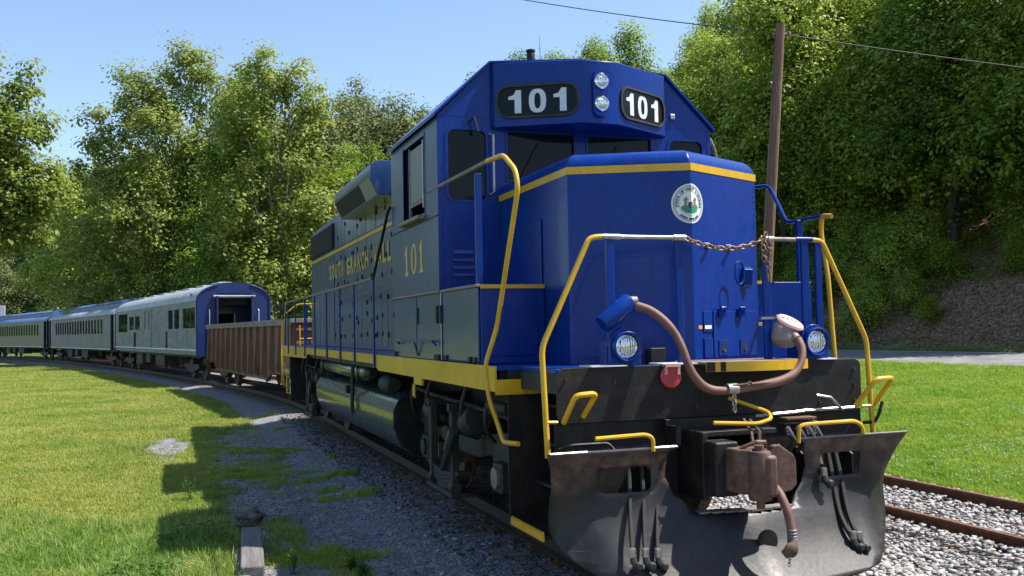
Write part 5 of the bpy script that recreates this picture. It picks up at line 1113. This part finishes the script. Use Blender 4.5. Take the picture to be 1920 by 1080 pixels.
# --- trucks (two-axle, outside swing hangers)
wheel_me = {}
def truck(yc, name='truck'):
    fr_ = MB()
    for sx in (-1, 1):
        x0, x1 = sx*.98, sx*1.12
        fr_.prism([(yc-1.95, .78), (yc-1.95, .92), (yc-1.75, .98), (yc-.75, .86), (yc-.5, .78), (yc+.5, .78), (yc+.75, .86), (yc+1.75, .98), (yc+1.95, .92), (yc+1.95, .78), (yc+1.72, .74), (yc+1.66, .42), (yc+1.5, .42), (yc+1.5, .66), (yc+1.24, .66), (yc+1.24, .42), (yc+1.1, .42), (yc+1.0, .68), (yc+.5, .60), (yc-.5, .60), (yc-1.0, .68), (yc-1.1, .42), (yc-1.24, .42), (yc-1.24, .66), (yc-1.5, .66), (yc-1.5, .42), (yc-1.66, .42), (yc-1.72, .74)], 'x', x0, x1)
    fr_.box(-.98, .98, yc-.3, yc+.3, .6, .85); t = fr_.build(name, 'under', P, .015)
    for sx in (-1, 1):
        for ay in (-1.37, 1.37):
            y = yc+ay
            MB().lathe((sx*.70, y, .508), (sx, 0, 0), [(.0, 0), (.53, 0), (.53, .03), (.508, .045), (.505, .14), (.43, .145), (.40, .10), (.2, .09), (.16, .16), (.0, .16)], 32).build('wheel', 'coupler', t)
            j = MB().box(sx*1.0, sx*1.2, y-.14, y+.14, .38, .66); j = j.build('journal_box', 'under', t, .02); MB().lathe((sx*1.2, y, .52), (sx, 0, 0), [(.0, 0), (.1, 0), (.1, .03), (.0, .045)], 14).build('journal_cap', 'grey' if ay < 0 else 'under', j)
            MB().lathe((sx*1.2, y+(.52 if ay < 0 else -.52)*1, 1.03), (0, 1 if ay < 0 else -1, -.25), [(.0, 0), (.14, .0), (.155, .03), (.155, .26), (.13, .3), (.04, .32), (.04, .46), (.0, .47)], 18).build('brake_cylinder', 'under', t)
            MB().tube([(sx*1.16, y-.33, .98), (sx*1.18, y-.40, .6), (sx*1.14, y-.46, .3)], [.03, .04, .03], 6).build('brake_hanger', 'under', t); MB().box(sx*1.18, sx*.75, y-.57, y-.51, .38, .62).build('brake_shoe', 'rust', t, .01)
            MB().tube([(sx*.72, y, .508), (sx*0, y, .508)], .09, 10).build('axle', 'under', t)
        # swing hangers, spring plank, shock
        for dy in (-.42, .42):
            MB().box(sx*1.30, sx*1.38, yc+dy-.05, yc+dy+.05, .26, 1.16).build('swing_hanger', 'under', t, .012)
            mb = MB(); mb.tube([(sx*1.34, yc+dy-.06, .3), (sx*1.34, yc+dy+.06, .3)], .06, 10); mb.tube([(sx*1.12, yc+dy, 1.12), (sx*1.40, yc+dy, 1.12)], .05, 8); mb.build('hanger_pin', 'under', t)
        mb = MB()
        for k in range(5): L_ = .62-.1*k; mb.prism([(yc-L_, .40-.045*k+.05), (yc, .33-.045*k+.05), (yc+L_, .40-.045*k+.05), (yc+L_, .43-.045*k+.05), (yc, .365-.045*k+.05), (yc-L_, .43-.045*k+.05)], 'x', sx*1.2, sx*1.36)
        mb.build('leaf_spring', 'under', t)
        MB().box(sx*1.15, sx*1.4, yc-.5, yc+.5, .2, .25).build('spring_plank', 'under', t, .01)
        MB().lathe((sx*1.42, yc-.25, .48), (0, -.75, .75), [(.0, 0), (.03, 0), (.03, .3), (.05, .3), (.05, .62), (.0, .63)], 12).build('shock_absorber', 'tank', t)
        MB().tube([(sx*1.2, yc-1.9, 1.1), (sx*1.25, yc-1.0, 1.15), (sx*1.25, yc+.8, 1.18), (sx*1.2, yc+1.7, 1.2)], .02, 6).build('brake_pipe', 'under', t)
        for dy in (-1.6, -.8, .6, 1.3): MB().tube(smooth_path([(sx*1.3, yc+dy, 1.38), (sx*1.36, yc+dy+.06, 1.15), (sx*1.3, yc+dy+.2, .95), (sx*1.2, yc+dy+.25, .85)], 1), .02, 6).build('sand_hose', 'rubber', t)
        boxy('traction_motor', sx*.1, sx*.62, yc-1.1, yc-.35, .25, .85, 'under', t, .03)
    return t
truck(3.35); truck(13.8)
MB().lathe((-1.33, 1.2, 1.22), (0, 1, 0), [(.0, 0), (.05, 0), (.05, .5), (.0, .5)], 12).build('sand_pipe', 'under', P)
# rear plate & rear nothing: end plate and coupler
MB().box(-1.4, 1.4, 17.1, 17.125, .8, 1.6).build('end_plate', 'black', P); MB().box(-.12, .12, 17.1, 17.7, .75, .98).build('coupler_body', 'coupler', P, .02)
# ================================================================== ROLLING STOCK BEHIND
def bogie(par, yc, mat='under', wb=1.1, X=1.0, r=.45):
    t = MB()
    for sx in (-1, 1): t.prism([(yc-wb-.35, .52), (yc-wb-.2, .68), (yc-.3, .62), (yc-.25, .85), (yc+.25, .85), (yc+.3, .62), (yc+wb+.2, .68), (yc+wb+.35, .52), (yc+wb-.2, .4), (yc+.3, .3), (yc-.3, .3), (yc-wb+.2, .4)], 'x', sx*X, sx*(X+.14))
    t.box(-X, X, yc-.2, yc+.2, .45, .8); t = t.build('truck', mat, par, .01)
    for sx in (-1, 1):
        for ay in (-wb, wb): MB().lathe((sx*.70, yc+ay, r), (sx, 0, 0), [(.0, 0), (r+.025, 0), (r+.025, .03), (r, .045), (r, .13), (r*.8, .13), (r*.7, .08), (.1, .12), (.0, .12)], 22).build('wheel', 'coupler', t)
    return t
def on_track(o, s, d=0): x, y, h = at(s, d); o.location = (x, y, 0); o.rotation_euler = (0, 0, h)
# --- gondola (local y along the car, -L/2 end faces the locomotive)
L2 = 7.15
gd = thing('gondola_car', 'weathered brown ribbed gondola car coupled behind the locomotive', 'freight car')
bellyz = [(-L2, .80), (-L2+2.0, .78), (-L2+2.9, .98), (-L2+3.0, .98)]
for sx in (-1, 1):
    out = [(-L2, 2.18), (L2, 2.18), (L2, .86), (L2-1.6, .86), (L2-2.1, .60), (-L2+3.4, .56), (-L2+2.6, .78), (-L2, .78)]
    MB().prism(out, 'x', sx*1.42, sx*1.45).build('side_sheet', 'gondola', gd)
    MB().box(sx*1.42, sx*1.54, -L2, L2, 2.10, 2.26).build('top_chord', 'rim_grey', gd, .01)
    for k in range(13):
        y = -L2+1.35+k*(2*L2-1.5)/12.5; zb = .8 if (y < -L2+2.8 or y > L2-1.8) else .62
        MB().add([(sx*1.45, y-.075, 2.1), (sx*1.45, y+.075, 2.1), (sx*1.53, y+.05, 2.1), (sx*1.53, y-.05, 2.1), (sx*1.45, y-.09, zb), (sx*1.45, y+.09, zb), (sx*1.60, y+.06, zb+.12), (sx*1.60, y-.06, zb+.12)], [(0, 1, 2, 3), (4, 5, 6, 7), (0, 3, 7, 4), (1, 2, 6, 5), (2, 3, 7, 6), (0, 1, 5, 4)]).build('rib', 'gondola', gd, .006)
    MB().box(sx*1.42, sx*1.50, -L2+.05, -L2+1.2, .84, 2.1).build('end_post_panel', 'gondola', gd, .01)
    for z in (1.2, 1.62): MB().box(sx*1.50, sx*1.505, -L2+.12, -L2+1.1, z, z+.012).build('panel_strip', 'rim_grey', gd)
mb = MB(); mb.box(-1.42, 1.42, -L2, -L2+.04, .85, 2.2); mb.box(-1.42, 1.42, L2-.04, L2, .85, 2.2); mb.build('end_sheet', 'gondola', gd)
for z in (1.25, 1.6, 1.95): MB().box(-1.4, 1.4, -L2-.07, -L2-.001, z, z+.08).build('end_stiffener', 'gondola', gd, .01)
MB().box(-1.54, 1.54, -L2-.1, -L2, 2.16, 2.27).build('end_chord', 'rim_grey', gd, .01); MB().box(-1.42, 1.42, -L2+.05, L2-.05, .84, .9).build('floor', 'gondola', gd); MB().box(-.2, .2, -L2-.5, L2+.5, .72, .9).build('centre_sill', 'under', gd)
tx = MB().box(-1.507, -1.506, -L2+.5, -L2+.501, 1.3, 1.301).build('car_marking', 'yellow', gd)
M['marking'] = flat('faded_yellow_stencil', (.34, .31, .1)); M['wh_mark'] = flat('faded_white_stencil', (.45, .42, .38))
def stencil(s, ya, yb, z0, z1, mat): side_text(s, ya, yb, z0, z1, -1.508, 'stencil', tx, .02, mat)
stencil('ROY', -L2+1.02, -L2+.3, 1.33, 1.5, 'wh_mark'); stencil('X', -L2+.8, -L2+.55, 1.0, 1.14, 'marking')
MB().box(-1.51, -1.507, -L2+.2, -L2+1.1, .86, .97).build('stencil', 'marking', tx)
mb = MB()
for x in (-.9, -1.3): mb.tube([(x, -L2-.12, .6), (x, -L2-.12, 2.1)], .016, 6)
for z in (.7, 1.05, 1.4, 1.75): mb.tube([(-.9, -L2-.12, z), (-1.3, -L2-.12, z)], .014, 6)
mb.build('ladder', 'yellow', gd)
MB().tube([(-1.5, -L2+.1, .9), (-1.5, -L2+.1, .35), (-1.5, -L2+.5, .35), (-1.5, -L2+.5, .9)], .02, 6).build('sill_step', 'yellow', gd)
bogie(gd, -L2+1.6); bogie(gd, L2-1.6); on_track(gd, 25.95)
# --- passenger cars
def side_wall(par, L, z0, z1, holes, mat, name='side_wall'):
    for sx in (-1, 1): w_ = wall(-L/2, L/2, z0, z1, holes, lambda u, z, t, sx=sx: (sx*(1.5-t), u, z), .05, name, mat, par)
def coach_bits(t, L, under='under'):
    MB().box(-1.3, 1.3, -L/2+.1, L/2-.1, .95, 1.06).build('floor_frame', 'under', t)
    for y, l_, h_ in ((-3.2, 2.2, .5), (.4, 1.2, .42), (2.6, 1.8, .55)):
        for sx in (-1, 1): MB().box(sx*.7, sx*1.35, y, y+l_, .95-h_, .95).build('equipment_box', 'under', t, .02)
    bogie(t, -L/2+2.6); bogie(t, L/2-2.6)
    for e_ in (-1, 1): MB().box(-.12, .12, e_*L/2, e_*(L/2+.65), .75, .98).build('coupler_body', 'coupler', t, .01)
# baggage coach, arched roof
L = 21.2; c1 = thing('baggage_coach', 'silver baggage coach with blue open end door, first passenger car behind the brown gondola', 'railway coach')
def yl(px_a): return px_a
hl = [(-10.35, -8.0, 2.16, 3.0), (-7.3, -6.25, 2.16, 3.0), (-5.9, -4.9, 2.16, 3.0), (-4.75, -4.3, 1.2, 2.05), (3.6, 4.4, 1.2, 2.05), (2.5, 4.0, 2.2, 2.9), (4.3, 5.8, 2.2, 2.9), (6.4, 9.6, 2.1, 3.1)]
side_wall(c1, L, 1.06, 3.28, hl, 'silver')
for h in hl:
    if h[3] > 2.1:
        for sx in (-1, 1): MB().box(sx*1.43, sx*1.44, h[0], h[1], h[2], h[3]).build('window_pane', 'glass', c1)
    if h[3] < 2.1:
        for sx in (-1, 1): MB().box(sx*1.43, sx*1.44, h[0], h[1], h[2], h[3]).build('door_panel', 'dark', c1)
for sx in (-1, 1):
    MB().box(sx*1.5, sx*1.53, -L/2, L/2, 1.24, 1.29).build('belt_rail', 'white', c1); MB().box(sx*1.5, sx*1.515, -.9, -.82, 1.3, 3.2).build('door_post', 'silver', c1); MB().box(sx*1.5, sx*1.515, .95, 1.03, 2.2, 3.1).build('door_post', 'dark', c1); MB().box(sx*1.5, sx*1.515, -.2, -.12, 2.2, 3.1).build('door_post', 'dark', c1)
    for k in range(9): MB().box(sx*1.5, sx*1.51, -9+k*2.1, -8.97+k*2.1, 1.3, 2.1).build('panel_seam', 'silver', c1)
arc = [(1.5*math.cos(a), 3.28+.72*math.sin(a)) for a in np.linspace(0, math.pi, 15)]; arci = [(x*.965, z-.04) for x, z in reversed(arc)]
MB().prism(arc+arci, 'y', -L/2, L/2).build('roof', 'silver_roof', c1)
for k in range(7): MB().box(-.45, .1, -L/2+.6+k*2.9, -L/2+2.0+k*2.9, 3.96, 4.06).build('roof_hatch', 'silver_roof', c1, .02)
# blue end wall with opening (near end) : arch outline minus door
for e_, m_ in ((-1, 'blue_coach'), (1, 'blue_coach')):
    for sx in (-1, 1):
        out = [(sx*.68, 1.0), (sx*1.52, 1.0), (sx*1.52, 3.28)]+[(sx*1.52*math.cos(a), 3.28+.74*math.sin(a)) for a in np.linspace(.15, math.acos(.68/1.52), 6)]+[(sx*.68, 3.6)]
        en = MB().prism(out, 'y', e_*L/2, e_*(L/2+.05)).build('end_wall', m_, c1, .01)
        MB().tube([(sx*1.0, e_*(L/2+.05), 2.2), (sx*1.0, e_*(L/2+.12), 2.25), (sx*1.0, e_*(L/2+.12), 2.85), (sx*1.0, e_*(L/2+.05), 2.9)], .018, 6).build('grab_iron', 'white', en)
        MB().tube([(sx*1.46, e_*(L/2+.07), 1.1), (sx*1.46, e_*(L/2+.07), 3.3)]+[(sx*1.46*math.cos(a), e_*(L/2+.07), 3.3+.68*math.sin(a)) for a in np.linspace(.2, 1.1, 5)], .03, 6).build('end_molding', 'blue_coach', en)
        MB().box(sx*.68, sx*.74, e_*(L/2+.05), e_*(L/2+.25), 1.3, 3.45).build('diaphragm_post', 'coach_blue', en)
    top = [(-.68, 3.55)]+[(1.52*math.cos(a), 3.28+.74*math.sin(a)) for a in np.linspace(math.pi-math.acos(.68/1.52), math.acos(.68/1.52), 7)]+[(.68, 3.55)]
    MB().prism(top, 'y', e_*L/2, e_*(L/2+.05)).build('end_wall', m_, c1)
    MB().cyl((-.85, e_*(L/2+.12), 3.42), (.85, e_*(L/2+.12), 3.42), .07, 10).build('door_roller', 'silver', c1); MB().box(-.62, .62, e_*(L/2-.25), e_*(L/2-.2), 3.1, 3.55).build('curtain', 'dark', c1)
for (x0, x1, z0, z1) in ((-1.45, -.35, 1.1, 3.6), (.35, 1.45, 1.1, 3.6), (-.35, .35, 2.75, 3.6), (-.35, .35, 1.1, 1.9)): MB().box(x0, x1, -L/2+1.3, -L/2+1.34, z0, z1).build('partition', 'coach_blue', c1)
for x in (-.37, .35): MB().box(x, x+.03, -L/2+1.27, -L/2+1.29, 1.9, 2.75).build('door_frame', 'white', c1)
coach_bits(c1, L); on_track(c1, 45.3)
# day coaches with clerestory roof
def day_coach(name, label, body, roofm, s, nwin, L=24.2, deck='silver_roof'):
    t = thing(name, label, 'railway coach'); hl = []
    pitch = 1.0; y0 = -nwin/2*pitch
    for k in range(nwin): hl.append((y0+k*pitch+.16, y0+k*pitch+.84, 2.05, 2.95))
    side_wall(t, L-2.0, 1.06, 3.2, hl, body)
    for sx in (-1, 1):
        for h in hl: MB().box(sx*1.445, sx*1.455, h[0]+.002, h[1]-.002, h[2]+.002, h[3]-.002).build('window', 'glass', t)
        MB().box(sx*1.5, sx*1.53, -L/2+1, L/2-1, 1.98, 2.03).build('belt_rail', body, t); MB().box(sx*1.5, sx*1.53, -L/2+1, L/2-1, 1.06, 1.11).build('sill_rail', 'white', t); MB().box(sx*1.5, sx*1.54, -L/2, L/2, 3.17, 3.22).build('eave', body, t)
        for k in range(nwin//2): MB().box(sx*1.5, sx*1.512, y0+k*2*pitch+.95, y0+k*2*pitch+1.05, 2.99, 3.15).build('letterboard_panel', 'silver', t)
        for e_ in (-1, 1): MB().box(sx*1.35, sx*.75, e_*(L/2-.95), e_*(L/2-.1), .45, .5).build('vestibule_step', 'under', t)
    lo = [(-1.52, 3.2), (-1.45, 3.36), (-1.2, 3.56), (-.86, 3.66), (.86, 3.66), (1.2, 3.56), (1.45, 3.36), (1.52, 3.2)]
    MB().prism(lo, 'y', -L/2+.05, L/2-.05).build('roof', deck, t)
    cl = [(-.86, 3.62), (-.86, 3.92), (-.95, 3.94), (-.7, 4.1), (0, 4.18), (.7, 4.1), (.95, 3.94), (.86, 3.92), (.86, 3.62)]
    MB().prism(cl, 'y', -L/2+.7, L/2-.7).build('clerestory', roofm, t, .02)
    for e_ in (-1, 1):
        MB().box(-1.45, 1.45, e_*(L/2-1.0), e_*(L/2-.96), 1.1, 3.2).build('vestibule_wall', 'dark', t); MB().box(-.45, .45, e_*(L/2-.1), e_*(L/2+.3), 1.1, 3.2).build('diaphragm', 'rubber', t, .02)
        for sx in (-1, 1): MB().box(sx*1.5, sx*1.44, e_*(L/2-.12), e_*(L/2-.02), 1.1, 3.2).build('corner_post', body, t)
    coach_bits(t, L); on_track(t, s); return t
day_coach('passenger_coach', 'mauve grey passenger coach with a long row of dark windows, behind the silver coach', 'coach_grey', 'roof_blue', 69.0, 18)
day_coach('passenger_coach', 'blue roofed passenger coach at the left edge, farthest visible car of the train', 'coach_blue', 'roof_blue', 94.3, 19, deck='roof_blue')
day_coach('passenger_coach', 'dark blue passenger coach at the tail of the train, cut off by the left edge', 'coach_blue', 'roof_blue', 119.5, 19, deck='roof_blue')
# ================================================================== POLE, WIRE, SMALL THINGS
base = Vector((8.50, 12.33, 0)); top = Vector((8.985, 11.73, 9.02)); bz = gz(base.x, base.y)
up_pole = thing('utility_pole', 'leaning brown wooden utility pole behind the right side of the locomotive', 'utility pole', (base.x, base.y, bz))
v_ = top-base
mb = MB(); mb.tube([v_*(k/8)+Vector((0, 0, -.5 if k == 0 else 0-bz*(1 if k else 0)*0)) for k in range(9)], [.142-.0045*k for k in range(9)], 14); mb.build('shaft', 'pole', up_pole)
e_ = v_+Vector((0, 0, -bz*0)); mb = MB(); mb.cyl(e_*.975+Vector((-.16, .05, 0)), e_*.975+Vector((.22, -.06, 0)), .025, 8); mb.lathe(e_*.975+Vector((.2, -.06, 0)), (0, 0, 1), [(.0, -.05), (.03, -.05), (.045, 0), (.03, .05), (.0, .05)], 10); mb.build('insulator', 'grey', up_pole)
MB().tube([v_*.972+Vector((-.18, -.1, 0)), v_*.6+Vector((-.15, -.12, 0)), v_*.2+Vector((-.17, -.14, 0))], .008, 5).build('ground_wire', 'rubber', up_pole)
def cam_pt(px, py, D):
    q = Vector((CX, CY, CZ))+f2*D+r3*((px-960)/1816.5*D)-u3*((py-540)/1816.5*D); return q
tp = base+e_*.975+Vector((0, 0, bz))
def wire(a, b_, sag, name, label):
    pts = []
    for k in range(25): t = k/24; pts.append(a.lerp(b_, t)-Vector((0, 0, 4*sag*t*(1-t))))
    tag(MB().tube(pts, .013, 6).build(name, 'rubber', None), label, 'wire')
wire(tp, cam_pt(560, -95, 40), .35, 'overhead_wire', 'thin overhead wire running left from the pole top across the sky'); M_w = bpy.data.materials.get('grey_cast_housing')
w2 = wire(tp, cam_pt(2300, 165, 34), .12, 'overhead_wire', 'thin overhead wire running right from the pole top across the trees')
# white board at the left edge beyond the coaches
x, y = ray_pos(-6, 118); wb = thing('white_board', 'small white board on posts at the far left edge above the last coaches', 'board', (x, y, gz(x, y)), -.2)
MB().box(-.9, .9, -.05, .05, 3.3, 6.2).build('panel', 'white', wb, .02)
for sx in (-.6, .6): MB().box(sx-.06, sx+.06, -.04, .04, -.2, 3.3).build('post', 'white', wb)
# old timber, rotted stump, pale slab
tm = MB(); tm.box(-.115, .095, -1.6, .2, -.12, .10); ot = tm.build('old_tie', 'timber', None, .02); ot.location = (-3.29, 3.75, -.22); ot.rotation_euler = (0, .03, -.07); tag(ot, 'grey weathered timber half buried at the edge of the gravel', 'timber')
tm = MB(); tm.box(-.06, .05, -1.2, .2, -.08, .06); o2 = tm.build('old_tie', 'timber', None, .02); o2.location = (-3.46, 3.1, -.25); o2.rotation_euler = (0, .1, -.02); tag(o2, 'narrow split timber lying along the left side of the larger timber', 'timber')
bm = bmesh.new(); bmesh.ops.create_icosphere(bm, subdivisions=3, radius=.17); rr = random.Random(3)
for v in bm.verts: v.co = Vector((v.co.x*.8, v.co.y*1.7, v.co.z*.7))*(1+.18*math.sin(v.co.x*31)*math.cos(v.co.y*23)+.1*math.sin(v.co.z*40+v.co.y*17))
me = bpy.data.meshes.new('rotted_log'); bm.to_mesh(me); bm.free(); me.materials.append(M['stump']); ol = bpy.data.objects.new('rotted_log', me); COL.objects.link(ol); ol.location = (-3.22, 4.95, -.22); ol.rotation_euler = (0, 0, -.3); tag(ol, 'dark knobbly rotted log end beyond the grey timber', 'log')
sl_out = [(-1.50, 1.2), (-1.46, 2.0), (-1.22, 2.28), (-1.0, 2.36), (-.90, 2.3), (-.87, 1.2)]; hole = [(-1.18, 1.75), (-1.16, 2.02), (-.97, 2.07), (-.94, 1.9), (-1.0, 1.75)]
bm = bmesh.new(); ed = []
for loop in (sl_out, hole):
    vs = [bm.verts.new((x, y, 0)) for x, y in loop]; ed += [bm.edges.new((vs[i], vs[(i+1) % len(vs)])) for i in range(len(vs))]
bmesh.ops.triangle_fill(bm, use_beauty=True, edges=ed); r_ = bmesh.ops.extrude_face_region(bm, geom=bm.faces[:]); bmesh.ops.translate(bm, verts=[v for v in r_['geom'] if isinstance(v, bmesh.types.BMVert)], vec=(0, 0, .07)); bmesh.ops.recalc_face_normals(bm, faces=bm.faces)
me = bpy.data.meshes.new('concrete_slab'); bm.to_mesh(me); bm.free(); me.materials.append(M['slab']); os_ = bpy.data.objects.new('concrete_slab', me); COL.objects.link(os_); os_.location = (0, 0, -.28); mo = os_.modifiers.new('b', 'BEVEL'); mo.width = .02; mo.segments = 2; tag(os_, 'pale flat slab with a dark hollow beside the plow at the bottom edge', 'slab')
# weeds
def weed(x, y, h, n, seed, label):
    rr = random.Random(seed); mb = MB(); t = thing('weed', label, 'plant', (x, y, gz(x, y)))
    st = MB()
    for i in range(n):
        a = rr.uniform(0, 6.28); ln = rr.uniform(.1, .5)*h; hh = h*rr.uniform(.5, 1); tipx, tipy = math.cos(a)*ln, math.sin(a)*ln
        st.tube([(0, 0, 0), (tipx*.4, tipy*.4, hh*.6), (tipx, tipy, hh)], [.004, .003, .0015], 4)
        for k in range(9):
            f = .25+.75*k/9; c = Vector((tipx*f, tipy*f, hh*f)); b_ = rr.uniform(0, 6.28); L_ = rr.uniform(.03, .065)*(1.2-f*.4); d = Vector((math.cos(b_), math.sin(b_), rr.uniform(-.2, .5)))*L_; s_ = Vector((-math.sin(b_), math.cos(b_), 0))*L_*.28
            mb.add([c, c+d*.5+s_, c+d, c+d*.5-s_], [(0, 1, 2, 3)])
    st.build('stem', 'weed', t); mb.build('leaf', 'weed', t, 0, 0)
weed(-3.02, 2.45, .26, 9, 1, 'leafy weed catching light in front of the grey timber at the bottom edge'); weed(-2.5, 2.35, .2, 16, 2, 'dark bushy weed in the middle of the shaded gravel'); weed(-2.45, 2.05, .2, 14, 3, 'dark bushy weed at the bottom edge in the shaded gravel')
weed(-3.85, 6.9, .4, 7, 4, 'tall pale weed stem in the grass at the edge of the shade'); weed(-3.45, 2.2, .2, 10, 5, 'small weed left of the grey timber at the bottom edge')
